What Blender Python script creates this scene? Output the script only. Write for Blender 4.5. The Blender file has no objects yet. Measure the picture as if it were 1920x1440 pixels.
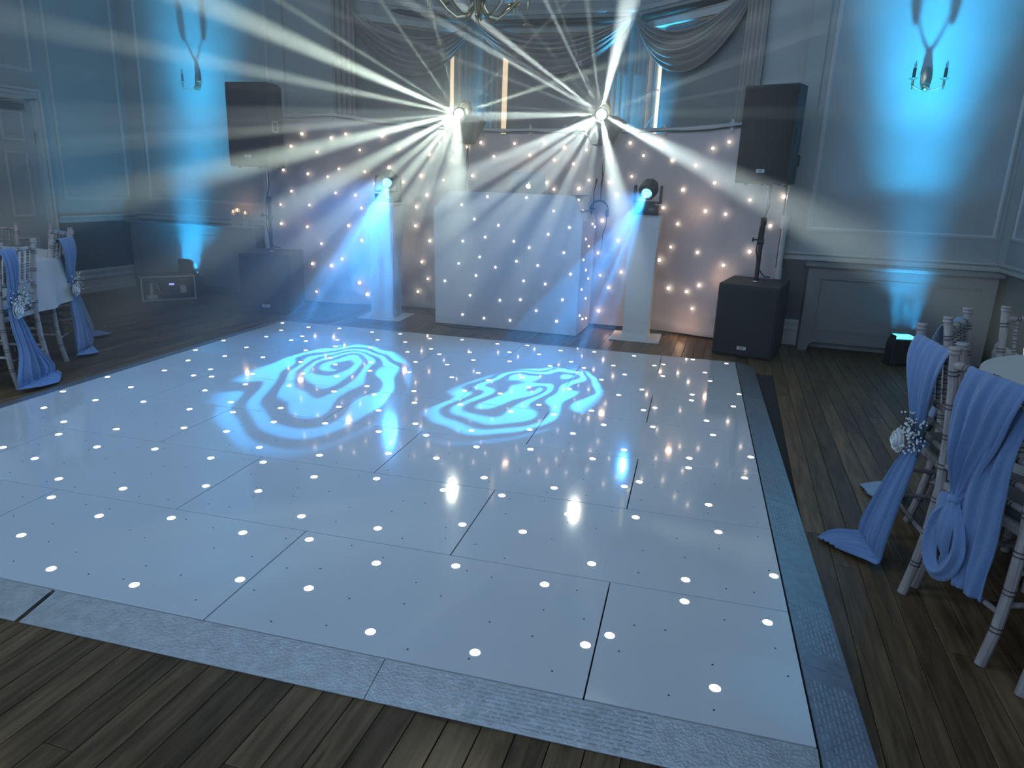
# Starlit dance floor in a panelled hall with stage haze: everything is built here in metres.
WORLD_S = 0.15
AREA_P = 78
AREA_Q = 86
UP_P = 5000
BEAM_P = 6800
HEAD_P = 3400
WARM_P = 0.5
CAND_P = .6
HAZE = 0.12
HAZE_G = 0.35
SPILL_P = 12

FLOOR_LEDS=[(-3.344,0.847),(-3.049,0.697),(-2.923,0.539),(-2.716,0.703),(-2.592,1.123),(-2.406,0.841),(-2.918,1.131),(-2.33,1.16),(-2.162,0.868),(-2.015,1.084),(-2.124,1.329),(-1.738,1.16),(-1.815,1.466),(-2.611,0.464),(-2.336,0.538),(-2.754,0.248),(-2.0,0.521),(-1.862,0.715),(-1.527,0.717),(-1.734,0.553),(-2.455,0.095),(-2.119,0.098),(-1.811,0.232),(-1.564,0.255),(-1.42,0.473),(-1.265,0.099),(-1.567,1.488),(-1.405,1.143),(-1.271,1.335),(-1.148,1.77),(-0.935,1.329),(-0.817,1.748),(-0.676,1.931),(-0.627,1.455),(-0.564,1.531),(-0.34,1.791),(-0.338,1.929),(-0.025,2.058),(-0.074,1.752),(-1.141,1.173),(-0.827,1.086),(-0.973,0.873),(-1.22,0.854),(-0.549,1.149),(-0.248,1.379),(-0.213,1.125),(-0.673,0.713),(-0.336,0.708),(-0.025,0.835),(-0.337,0.566),(-0.074,0.525),(-1.142,0.543),(-0.81,0.523),(-0.558,0.302),(-0.623,0.233),(-0.931,0.1),(-0.246,0.151),(-4.096,4.17),(-3.927,3.876),(-3.893,3.593),(-3.781,4.095),(-3.504,4.161),(-3.63,3.729),(-3.632,3.556),(-3.505,3.575),(-3.292,3.724),(-3.191,3.495),(-3.334,3.279),(-4.117,3.323),(-3.808,3.188),(-4.099,2.953),(-3.781,2.874),(-3.507,2.954),(-3.04,3.129),(-3.936,2.663),(-3.634,2.512),(-3.176,2.933),(-2.908,2.965),(-3.897,2.372),(-3.636,2.337),(-3.508,2.355),(-3.301,2.515),(-3.194,2.278),(-2.991,2.653),(-2.744,2.677),(-4.112,2.098),(-3.805,1.961),(-4.104,1.74),(-3.34,2.065),(-2.918,2.353),(-2.587,2.342),(-3.793,1.667),(-3.518,1.74),(-3.043,1.914),(-3.179,1.716),(-3.94,1.452),(-2.918,1.756),(-2.711,1.922),(-2.405,2.062),(-3.644,1.3),(-2.995,1.438),(-2.753,1.467),(-2.608,1.687),(-2.333,1.765),(-3.304,1.301),(-3.511,1.139),(-3.602,0.906),(-3.197,1.061),(-2.458,1.322),(-3.164,4.133),(-2.904,4.167),(-2.985,3.862),(-2.737,3.88),(-2.592,4.094),(-2.318,4.162),(-1.988,4.137),(-1.73,4.176),(-1.423,4.099),(-1.148,4.169),(-0.815,4.16),(-2.912,3.568),(-2.578,3.548),(-2.442,3.724),(-2.314,3.575),(-2.111,3.737),(-1.809,3.868),(-1.565,3.892),(-2.393,3.264),(-2.004,3.496),(-2.146,3.285),(-2.324,2.97),(-2.699,3.129),(-2.599,2.899),(-1.273,3.744),(-1.146,3.592),(-1.403,3.55),(-1.731,3.569),(-0.94,3.756),(-0.829,3.515),(-1.856,3.141),(-1.993,2.954),(-1.731,2.979),(-1.524,3.145),(-0.974,3.302),(-1.424,2.909),(-1.807,2.67),(-2.113,2.539),(-2.444,2.529),(-1.151,2.972),(-1.566,2.694),(-0.814,2.956),(-2.014,2.302),(-1.735,2.371),(-2.32,2.375),(-2.154,2.084),(-1.271,2.543),(-1.404,2.35),(-0.938,2.544),(-1.144,2.387),(-1.859,1.936),(-1.997,1.745),(-1.733,1.78),(-1.526,1.939),(-1.222,2.068),(-0.831,2.302),(-0.977,2.09),(-1.424,1.706),(-0.339,4.224),(-0.073,4.19),(-0.631,3.885),(-0.564,3.956),(-0.245,3.814),(-0.21,3.572),(-0.551,3.582),(-0.021,3.286),(-0.335,3.155),(-0.338,3.012),(-0.673,3.149),(-0.563,2.753),(-0.628,2.677),(-0.073,2.973),(-0.245,2.603),(-0.552,2.37),(-0.212,2.347)]
BACK_LEDS=[(-6.694,-0.22,1.794),(-6.198,-0.174,1.802),(-6.363,-0.191,1.759),(-5.825,-0.089,1.795),(-5.497,-0.015,1.802),(-6.826,-0.228,1.666),(-5.653,-0.05,1.676),(-6.528,-0.208,1.616),(-6.056,-0.142,1.65),(-5.207,-0.015,1.747),(-4.762,-0.015,1.756),(-4.908,-0.015,1.712),(-4.409,-0.015,1.754),(-4.105,-0.015,1.773),(-3.898,-0.015,1.731),(-3.679,-0.015,1.712),(-5.323,-0.015,1.63),(-4.62,-0.015,1.628),(-4.246,-0.015,1.65),(-5.061,-0.015,1.586),(-3.992,-0.015,1.61),(-3.797,-0.015,1.577),(-6.931,-0.234,1.42),(-6.641,-0.217,1.391),(-6.287,-0.184,1.453),(-6.417,-0.197,1.368),(-6.01,-0.132,1.434),(-5.756,-0.073,1.487),(-5.416,-0.015,1.415),(-4.844,-0.015,1.435),(-5.163,-0.015,1.38),(-3.635,-0.015,1.432),(-5.908,-0.108,1.317),(-5.609,-0.04,1.345),(-6.847,-0.229,1.205),(-6.33,-0.188,1.205),(-6.112,-0.155,1.19),(-4.212,-0.015,1.349),(-4.06,-0.015,1.392),(-5.353,-0.015,1.223),(-3.982,-0.015,1.332),(-3.73,-0.015,1.348),(-6.984,-0.237,1.057),(-6.638,-0.217,1.068),(-6.051,-0.141,1.061),(-5.471,-0.015,1.098),(-6.989,-0.237,0.854),(-6.675,-0.219,0.835),(-6.194,-0.174,0.87),(-5.481,-0.015,0.9),(-6.513,-0.206,0.664),(-6.057,-0.142,0.721),(-5.315,-0.015,0.753),(-5.151,-0.015,1.827),(-6.632,-0.217,0.439),(-6.278,-0.183,0.512),(-6.405,-0.196,0.431),(-6.089,-0.15,0.262),(-6.594,-0.214,0.132),(-6.008,-0.131,0.138),(-5.406,-0.015,0.523),(-5.336,-0.015,0.345),(-5.452,-0.015,0.197),(-3.262,-0.015,1.782),(-2.987,-0.018,1.804),(-2.361,-0.157,1.8),(-2.498,-0.132,1.744),(-3.128,-0.015,1.671),(-2.855,-0.049,1.635),(-2.635,-0.1,1.595),(-3.223,-0.015,1.479),(-3.45,-0.015,1.644),(-3.431,-0.015,1.418),(-3.355,-0.015,1.302),(-2.729,-0.078,1.375),(-2.447,-0.144,1.445),(-2.124,-0.167,1.308),(-1.843,-0.179,1.346),(-2.502,-0.131,1.192),(-2.32,-0.158,1.174),(-2.899,-0.039,1.204),(-3.476,-0.015,1.054),(-2.747,-0.074,1.061),(-1.922,-0.175,1.092),(-3.307,-0.015,0.871),(-2.79,-0.064,0.842),(-2.071,-0.169,0.852),(-2.536,-0.123,0.812),(-3.496,-0.015,0.738),(-3.458,-0.015,0.52),(-3.251,-0.015,0.566),(-3.365,-0.015,0.403),(-2.888,-0.041,0.712),(-2.286,-0.16,0.712),(-2.773,-0.068,0.449),(-2.598,-0.109,0.435),(-2.488,-0.135,0.506),(-2.529,-0.125,0.279),(-3.449,-0.015,0.159)]
BOOTH_LEDS=[(-4.456,1.245),(-4.078,1.251),(-4.711,1.161),(-3.816,1.145),(-4.581,1.035),(-4.34,0.99),(-3.66,1.006),(-4.469,0.875),(-3.856,0.935),(-4.694,0.824),(-4.184,0.852),(-4.032,0.804),(-3.699,0.777),(-4.519,0.685),(-4.151,0.669),(-4.732,0.61),(-3.942,0.644),(-4.357,0.599),(-4.552,0.507),(-3.624,0.586),(-4.874,0.43),(-4.072,0.49),(-3.861,0.476),(-4.608,0.31),(-4.302,0.287),(-4.096,0.309),(-3.687,0.343),(-3.935,0.217),(-4.682,0.115),(-4.458,0.098),(-4.191,0.101),(-3.732,0.135)]
SIDE_LEDS=[(-0.56,1.25),(-0.528,1.155),(-0.214,1.026),(-0.044,0.994),(-0.487,0.9),(-0.325,0.823),(-0.536,0.712),(-0.389,0.603),(-0.24,0.504),(-0.535,0.434),(-0.306,0.319),(-0.551,0.188),(-0.406,0.131),(-0.213,0.107)]
BEAMS=[('R',-0.598,-0.679,0.426,1.3,2.6),('R',-0.523,-0.81,0.266,1.0,2.0),('R',-0.577,-0.744,0.337,0.6,1.4),('R',-0.707,-0.672,0.217,0.8,0.8),('R',-0.408,-0.761,0.505,0.5,0.8),('R',-0.376,-0.549,0.746,1.1,1.8),('R',-0.298,-0.586,0.754,0.6,1.2),('R',0.257,-0.416,0.873,7,1.3),('R',0.168,-0.423,0.89,1.6,0.4),('R',-0.114,-0.423,0.899,2,0.7),('R',-0.719,-0.692,-0.073,1.3,1.4),('R',-0.717,-0.689,-0.101,1.6,1.6),('R',-0.779,-0.627,-0.001,0.8,0.5),('R',-0.297,-0.91,-0.29,2.08,1.0),('R',-0.212,-0.931,-0.297,1.56,1.0),('R',-0.105,-0.948,-0.302,1.69,0.9),('R',-0.033,-0.952,-0.303,1.17,0.8),('R',0.012,-0.953,-0.304,1.69,0.7),('R',0.085,-0.949,-0.302,1.17,0.7),('R',0.117,-0.946,-0.301,0.91,0.4),('R',0.149,-0.942,-0.3,1.04,0.4),('R',0.234,-0.926,-0.295,2.08,1.2),('R',0.657,-0.688,-0.307,3.4,1.5),('R',0.663,-0.702,-0.26,1.3,0.7),('R',0.89,-0.365,0.271,1.0,0.7),('R',0.851,-0.451,0.268,0.8,0.6),('R',0.928,-0.351,0.125,0.8,0.5),('L',-0.68,-0.675,0.288,3.4,2.6),('L',-0.663,-0.743,0.096,2.2,1.8),('L',-0.653,-0.628,0.424,1.0,1.6),('L',-0.318,-0.683,0.658,0.9,1.2),('L',-0.484,-0.862,-0.152,1.4,0.8),('L',-0.544,-0.601,0.586,0.6,0.5),('L',-0.301,-0.925,-0.234,2.6,1.8),('L',-0.054,-0.952,-0.302,2.34,1.2),('L',0.099,-0.948,-0.301,1.3,0.9),('L',0.176,-0.938,-0.298,1.69,1.0),('L',0.233,-0.927,-0.294,1.04,0.8),('L',0.268,-0.918,-0.291,1.3,0.5),('L',0.305,-0.908,-0.288,1.04,0.4),('L',0.347,-0.894,-0.284,3.0,0.45),('L',0.81,-0.575,0.116,0.9,1.2),('L',0.882,-0.47,-0.037,0.9,1.0),('L',0.013,-0.686,0.728,0.9,1.0),('L',0.728,-0.535,0.428,0.6,0.6)]
import bpy, bmesh, math, random
from mathutils import Vector, Matrix
PI = math.pi
SC = bpy.context.scene
COL = SC.collection
R = math.radians
random.seed(7)

# ------------------------------------------------------------------ camera
cam_d = bpy.data.cameras.new('camera')
cam = bpy.data.objects.new('camera', cam_d)
COL.objects.link(cam)
r_ = Vector((0.95446, 0.29599, 0.03736)); u_ = Vector((-0.11522, 0.25021, 0.96131)); f_ = Vector((-0.2752, 0.92184, -0.27292))
cam.matrix_world = Matrix(((r_.x, u_.x, -f_.x, -2.24), (r_.y, u_.y, -f_.y, -7.05), (r_.z, u_.z, -f_.z, 1.359), (0, 0, 0, 1)))
cam_d.sensor_fit = 'HORIZONTAL'; cam_d.sensor_width = 36.0
cam_d.lens = 1315.16 / 1920 * 36.0
cam_d.clip_start = 0.02; cam_d.clip_end = 60
SC.camera = cam

# ------------------------------------------------------------------ colour management, world
SC.view_settings.view_transform = 'Standard'
SC.view_settings.look = 'None'
SC.view_settings.exposure = 0.0
SC.view_settings.gamma = 1.0
SC.view_settings.use_curve_mapping = False
cy = SC.cycles
cy.use_denoising = True; cy.use_adaptive_sampling = True; cy.adaptive_threshold = .02; cy.adaptive_min_samples = 16
cy.max_bounces = 5; cy.diffuse_bounces = 3; cy.glossy_bounces = 3; cy.transmission_bounces = 4
cy.volume_bounces = 0; cy.volume_step_rate = 1.6; cy.volume_max_steps = 256; cy.transparent_max_bounces = 8
cy.sample_clamp_indirect = 2.0; cy.sample_clamp_direct = 0.0
cy.caustics_reflective = False; cy.caustics_refractive = False
world = bpy.data.worlds.new('room_ambient'); SC.world = world
world.use_nodes = True
bg = world.node_tree.nodes['Background']
bg.inputs[0].default_value = (0.30, 0.50, 0.72, 1); bg.inputs[1].default_value = WORLD_S

# ------------------------------------------------------------------ lights
def aim(o, d):
    o.rotation_euler = Vector(d).to_track_quat('-Z', 'Y').to_euler()
def spot(name, loc, d, half, power, color, blend=.3, size=.01):
    l = bpy.data.lights.new(name, 'SPOT'); l.spot_size = 2 * R(half); l.spot_blend = blend
    l.energy = power; l.color = color; l.shadow_soft_size = size
    o = bpy.data.objects.new(name, l); COL.objects.link(o); o.location = loc; aim(o, d)
    return o
def area(name, loc, d, sx, sy, power, color):
    l = bpy.data.lights.new(name, 'AREA'); l.shape = 'RECTANGLE'; l.size = sx; l.size_y = sy
    l.energy = power; l.color = color
    o = bpy.data.objects.new(name, l); COL.objects.link(o); o.location = loc; aim(o, d)
    return o
def point(name, loc, power, color, size=.05):
    l = bpy.data.lights.new(name, 'POINT'); l.energy = power; l.color = color; l.shadow_soft_size = size
    o = bpy.data.objects.new(name, l); COL.objects.link(o); o.location = loc
    return o
AMB = (0.48, 0.70, 1.0)
# added area fills, out of view, lifting the stage walls and the room
area('ambient_fill', (-4.6, -4.7, 3.38), (0, 1, -.42), 6.5, .8, AREA_P, (.52, .74, 1.0))
area('ambient_fill', (-4.6, -8.4, 2.2), (0, 1, -.25), 6.0, 2.0, AREA_Q, AMB)
CYAN = (0.03, 0.46, 0.95)
# LED uplighters on the floor
for ux_ in (-0.765, -8.02):
    for k in (-1, 0, 1):
        spot('uplighter_beam', (ux_ + .065 * k, -0.50, 0.27), (-0.03 + .06 * k, .11, 1), 12, UP_P / 3, CYAN, 1, .03)
        spot('uplighter_beam', (ux_ + .065 * k, -0.50, 0.27), (-0.03 + .07 * k, .22, 1), 14, UP_P * .17 / 3, CYAN, 1, .03)
    spot('uplighter_beam', (ux_, -0.50, 0.27), (-0.03, .25, 1), 36, UP_P * .009, CYAN, 1, .035)
spot('uplighter_beam', (-8.02, -0.50, 0.27), (-.35, -.1, 1), 60, UP_P * .025, CYAN, 1, .035)
# uplighters standing in the bay behind the cloth
spot('bay_uplighter_beam', (-3.36, 0.72, 0.3), (.03, .05, 1), 13, UP_P * .42, CYAN, .8, .04)
spot('bay_uplighter_beam', (-5.15, 0.72, 0.3), (0, .06, 1), 10, UP_P * .2, CYAN, .8, .04)
# the two multi-beam effect lights: every lens throws one narrow beam
LPOS = {'R': Vector((-3.51, -.30, 2.007)), 'L': Vector((-4.90, -.30, 2.0))}
BC = {'R': (0.90, 1.0, 0.92), 'L': (0.87, 1.0, 0.82)}
for s, dx, dy, dz, ha, pw in BEAMS:
    d = Vector((dx, dy, dz))
    spot('effect_beam', LPOS[s] + d * .05, d, ha, BEAM_P * pw, BC[s], .5 if ha < 1.5 else 1, .012)
for s in 'RL':
    spot('effect_spill', LPOS[s] + Vector((0, -.03, 0)), (0, -1, -.1), 84, SPILL_P, BC[s], .25, .02)
# moving heads with a swirl gobo
def gobo(o, seed, half):
    l = o.data; l.use_nodes = True; nt = l.node_tree; nd = nt.nodes; lk = nt.links
    em = nd['Emission']
    tc = nd.new('ShaderNodeTexCoord')
    sp = nd.new('ShaderNodeSeparateXYZ'); lk.new(tc.outputs['Normal'], sp.inputs[0])
    def M(op, a, b=None):
        n = nd.new('ShaderNodeMath'); n.operation = op
        for i, v in enumerate((a, b)):
            if v is None: continue
            if isinstance(v, (int, float)): n.inputs[i].default_value = v
            else: lk.new(v, n.inputs[i])
        return n.outputs[0]
    k = 1 / math.tan(R(half))
    x = M('MULTIPLY', M('DIVIDE', sp.outputs[0], sp.outputs[2]), k)
    y = M('MULTIPLY', M('DIVIDE', sp.outputs[1], sp.outputs[2]), k)
    cb = nd.new('ShaderNodeCombineXYZ'); lk.new(x, cb.inputs[0]); lk.new(y, cb.inputs[1]); cb.inputs[2].default_value = seed
    nz = nd.new('ShaderNodeTexNoise'); nz.inputs['Scale'].default_value = 1.45; nz.inputs['Detail'].default_value = 1.0
    lk.new(cb.outputs[0], nz.inputs['Vector'])
    rr = M('SQRT', M('ADD', M('MULTIPLY', x, x), M('MULTIPLY', y, y)))
    th = M('ARCTAN2', y, x)
    ph = M('ADD', M('ADD', M('MULTIPLY', rr, 30.0), M('MULTIPLY', th, 1.0)), M('MULTIPLY', nz.outputs['Fac'], 30.0))
    w = M('SINE', ph)
    mr = nd.new('ShaderNodeMapRange'); mr.interpolation_type = 'SMOOTHSTEP'
    mr.inputs['From Min'].default_value = -.35; mr.inputs['From Max'].default_value = .35
    mr.inputs['To Min'].default_value = .04; mr.inputs['To Max'].default_value = 1
    lk.new(w, mr.inputs['Value'])
    edge = nd.new('ShaderNodeMapRange'); edge.inputs['From Min'].default_value = .80; edge.inputs['From Max'].default_value = .92
    edge.inputs['To Min'].default_value = 1; edge.inputs['To Max'].default_value = 0
    lk.new(M('ADD', rr, M('MULTIPLY', nz.outputs['Fac'], .12)), edge.inputs['Value'])
    lk.new(M('MULTIPLY', mr.outputs[0], edge.outputs[0]), em.inputs['Strength'])
HEADS = [((-5.56, -.50, 1.345), (-4.88, -2.72, .03), 14.0, 1.3), ((-3.00, -.50, 1.335), (-3.38, -2.58, .03), 12.2, 5.9)]
for p, t, hf, sd in HEADS:
    d = (Vector(t) - Vector(p)).normalized()
    o = spot('moving_head_beam', Vector((p[0], p[1] + .02, 1.361)) + d * .07, d, hf, HEAD_P, (0.04, 0.36, 0.95), .05, .01)
    gobo(o, sd, hf)
    spot('moving_head_halo', Vector((p[0], p[1] + .02, 1.361)) + d * .07, (d.x - .25, d.y, d.z + .1), 34, HEAD_P * .07, (0.06, 0.36, 1.0), 1, .01)
# warm glow of the fairy lights strung behind and along the cloth
for x, z, pw in ((-6.7, .9, 1), (-6.1, 1.3, 1.2), (-5.5, .7, 1), (-4.3, 1.6, 1), (-3.3, .9, .8), (-2.6, 1.2, 1.2), (-2.3, .6, 1), (-2.6, .12, 1.6), (-3.3, .1, 1.2)):
    point('fairy_light_glow', (x, -.28 if x > -6 else -.45, z), WARM_P * pw, (1.0, .62, .40), .03)

# ------------------------------------------------------------------ materials
MATS = {}
def mat(name, col, rough=.6, metal=0, noise=0, nscale=8, bump=0, bscale=60, spec=.5, emit=None, es=0, coat=0, trans=0, alpha=1, stretch=None, sheen=0, sub=0):
    if name in MATS: return MATS[name]
    m = bpy.data.materials.new(name); m.use_nodes = True; nt = m.node_tree; b = nt.nodes['Principled BSDF']
    b.inputs['Base Color'].default_value = (*col, 1); b.inputs['Roughness'].default_value = rough
    b.inputs['Metallic'].default_value = metal; b.inputs['Specular IOR Level'].default_value = spec
    if coat: b.inputs['Coat Weight'].default_value = coat; b.inputs['Coat Roughness'].default_value = .04
    if sheen: b.inputs['Sheen Weight'].default_value = sheen
    if trans: b.inputs['Transmission Weight'].default_value = trans
    if alpha < 1: b.inputs['Alpha'].default_value = alpha
    if emit:
        b.inputs['Emission Color'].default_value = (*emit, 1); b.inputs['Emission Strength'].default_value = es
    if noise or bump:
        tc = nt.nodes.new('ShaderNodeTexCoord'); mp = nt.nodes.new('ShaderNodeMapping')
        nt.links.new(tc.outputs['Object'], mp.inputs['Vector'])
        if stretch: mp.inputs['Scale'].default_value = stretch
    if noise:
        n = nt.nodes.new('ShaderNodeTexNoise'); n.inputs['Scale'].default_value = nscale; n.inputs['Detail'].default_value = 5
        nt.links.new(mp.outputs[0], n.inputs['Vector'])
        rp = nt.nodes.new('ShaderNodeMapRange'); rp.inputs['From Min'].default_value = .3; rp.inputs['From Max'].default_value = .7
        rp.inputs['To Min'].default_value = 1 - noise; rp.inputs['To Max'].default_value = 1 + noise
        nt.links.new(n.outputs['Fac'], rp.inputs['Value'])
        mx = nt.nodes.new('ShaderNodeVectorMath'); mx.operation = 'SCALE'; mx.inputs[0].default_value = col
        nt.links.new(rp.outputs[0], mx.inputs['Scale']); nt.links.new(mx.outputs[0], b.inputs['Base Color'])
    if bump:
        n2 = nt.nodes.new('ShaderNodeTexNoise'); n2.inputs['Scale'].default_value = bscale; n2.inputs['Detail'].default_value = 3
        nt.links.new(mp.outputs[0], n2.inputs['Vector'])
        bp = nt.nodes.new('ShaderNodeBump'); bp.inputs['Strength'].default_value = bump; bp.inputs['Distance'].default_value = .01
        nt.links.new(n2.outputs['Fac'], bp.inputs['Height']); nt.links.new(bp.outputs[0], b.inputs['Normal'])
    m.cycles.emission_sampling = 'NONE'
    MATS[name] = m
    return m
M_wall = mat('wall_paint', (.40, .43, .43), .75, noise=.05, nscale=3, bump=.05)
M_trim = mat('trim_paint', (.56, .58, .58), .45)
M_dado = mat('dado_paint', (.115, .125, .135), .6, noise=.05, nscale=4)
M_rad = mat('radiator_cover_paint', (.19, .20, .21), .55)
M_ceil = mat('ceiling_paint', (.55, .56, .56), .8)
M_door = mat('door_paint', (.42, .44, .45), .5)
M_panel = mat('gloss_white_panel', (.66, .70, .74), .09, noise=.02, nscale=2, spec=.6, coat=.6)
M_panel_edge = mat('panel_gap', (.02, .022, .025), .7)
M_screw = mat('unlit_led_hole', (.02, .02, .03), .3)
M_ramp = mat('brushed_aluminium', (.50, .55, .60), .34, metal=.85, noise=.12, nscale=30, bump=.15, bscale=120)
M_black = mat('black_plastic', (.018, .019, .021), .45, bump=.1, bscale=300)
M_cab = mat('black_textured_cabinet', (.022, .023, .025), .6, bump=.35, bscale=260)
M_grille = mat('black_speaker_grille', (.014, .015, .017), .55, bump=.5, bscale=420)
M_steel = mat('steel', (.5, .5, .5), .3, metal=1)
M_chrome = mat('dull_brass', (.45, .38, .25), .3, metal=1)
M_pipe = mat('white_pipe', (.50, .51, .52), .5)
M_white = mat('white_booth_cloth', (.60, .62, .66), .65, noise=.03, nscale=4)
M_plinth = mat('white_lycra', (.62, .64, .66), .7, bump=.08, bscale=30)
M_cloth = mat('white_star_cloth', (.50, .48, .50), .9, noise=.05, nscale=5, bump=.25, bscale=18, stretch=(1, 1, .35))
M_led = mat('warm_led', (1, .8, .7), .5, emit=(1.0, .80, .62), es=9)
M_led2 = mat('white_led', (1, .9, .9), .5, emit=(1.0, .88, .90), es=5)
M_fled = mat('floor_led', (1, .9, .8), .4, emit=(1.0, .88, .78), es=7)
M_lens = mat('effect_lens', (1, 1, .8), .3, emit=(1.0, 1.0, .75), es=80)
M_blens = mat('moving_head_lens', (.3, .7, 1), .3, emit=(.12, .70, 1.0), es=5)
M_uplens = mat('uplighter_lens', (.1, .6, 1), .3, emit=(.06, .6, 1.0), es=5)
M_curtain = mat('grey_drape', (.40, .385, .37), .85, bump=.1, bscale=40)
M_blind = mat('grey_blind', (.24, .26, .27), .85, bump=.06, bscale=80)
M_pole = mat('dark_wood', (.035, .028, .024), .45)
M_dusk = mat('lit_window_pane', (.8, .7, .5), .4, emit=(1.0, .78, .52), es=1.1)
M_glass = mat('dark_window_pane', (.02, .03, .04), .1)
M_chair = mat('limewash_wood', (.36, .32, .31), .6, noise=.28, nscale=9, bump=.12, bscale=50, stretch=(4, 4, 1))
M_ring = mat('dark_ring', (.09, .08, .08), .6)
M_cush = mat('grey_cushion', (.10, .095, .095), .8)
M_sash = mat('dusty_blue_chiffon', (.15, .25, .46), .75, bump=.2, bscale=120, sheen=.3)
M_sash2 = mat('pale_blue_chiffon', (.26, .36, .48), .75, bump=.2, bscale=120)
M_rose = mat('white_petal', (.75, .76, .76), .6)
M_leaf = mat('dark_leaf', (.03, .06, .04), .6)
M_tcloth = mat('white_tablecloth', (.52, .53, .52), .8, bump=.08, bscale=60)
M_cable = mat('black_rubber', (.012, .012, .013), .5)
M_shade = mat('candle_sleeve', (.02, .025, .03), .5)
M_bulb = mat('clear_bulb', (.35, .5, .55), .1, alpha=.5)
M_text = mat('silver_print', (.55, .56, .56), .4)
M_alu = mat('aluminium_edge', (.55, .57, .58), .35, metal=.7)
M_screen = mat('display_blue', (.2, .2, 1), .4, emit=(.25, .25, 1.0), es=2.5)
M_flame = mat('flame', (1, .6, .3), .4, emit=(1.0, .60, .28), es=8)
M_lap = mat('laptop_lid', (.42, .46, .48), .35, metal=.5)
M_logo = mat('lit_logo', (1, .9, .6), .4, emit=(1.0, .9, .6), es=4)
M_wax = mat('ivory_wax', (.7, .66, .55), .5)
M_clear = mat('clear_glass', (.75, .82, .85), .05, alpha=.25)

# wood floor: boards differ slightly through object random
def wood():
    m = bpy.data.materials.new('oak_board'); m.use_nodes = True; nt = m.node_tree; b = nt.nodes['Principled BSDF']
    N = nt.nodes.new; Lk = nt.links.new
    tc = N('ShaderNodeTexCoord'); mp = N('ShaderNodeMapping'); mp.inputs['Scale'].default_value = (14, 1.2, 1)
    Lk(tc.outputs['Object'], mp.inputs['Vector'])
    oi = N('ShaderNodeObjectInfo'); ad = N('ShaderNodeVectorMath'); ad.operation = 'ADD'
    Lk(mp.outputs[0], ad.inputs[0]); sc = N('ShaderNodeVectorMath'); sc.operation = 'SCALE'; sc.inputs[0].default_value = (31, 17, 5)
    Lk(oi.outputs['Random'], sc.inputs['Scale']); Lk(sc.outputs[0], ad.inputs[1])
    n = N('ShaderNodeTexNoise'); n.inputs['Scale'].default_value = 3; n.inputs['Detail'].default_value = 7; n.inputs['Distortion'].default_value = .6
    Lk(ad.outputs[0], n.inputs['Vector'])
    cr = N('ShaderNodeValToRGB'); cr.color_ramp.elements[0].position = .3; cr.color_ramp.elements[1].position = .72
    cr.color_ramp.elements[0].color = (.064, .038, .019, 1); cr.color_ramp.elements[1].color = (.175, .113, .062, 1)
    Lk(n.outputs['Fac'], cr.inputs[0])
    mr = N('ShaderNodeMapRange'); mr.inputs['To Min'].default_value = .72; mr.inputs['To Max'].default_value = 1.3
    Lk(oi.outputs['Random'], mr.inputs['Value'])
    vm = N('ShaderNodeVectorMath'); vm.operation = 'SCALE'; Lk(cr.outputs[0], vm.inputs[0]); Lk(mr.outputs[0], vm.inputs['Scale'])
    Lk(vm.outputs[0], b.inputs['Base Color'])
    b.inputs['Roughness'].default_value = .46; b.inputs['Specular IOR Level'].default_value = .22
    bp = N('ShaderNodeBump'); bp.inputs['Strength'].default_value = .25; bp.inputs['Distance'].default_value = .004
    Lk(n.outputs['Fac'], bp.inputs['Height']); Lk(bp.outputs[0], b.inputs['Normal'])
    return m
M_wood = wood()
M_floorbase = mat('subfloor', (.012, .010, .008), .8)

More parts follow.
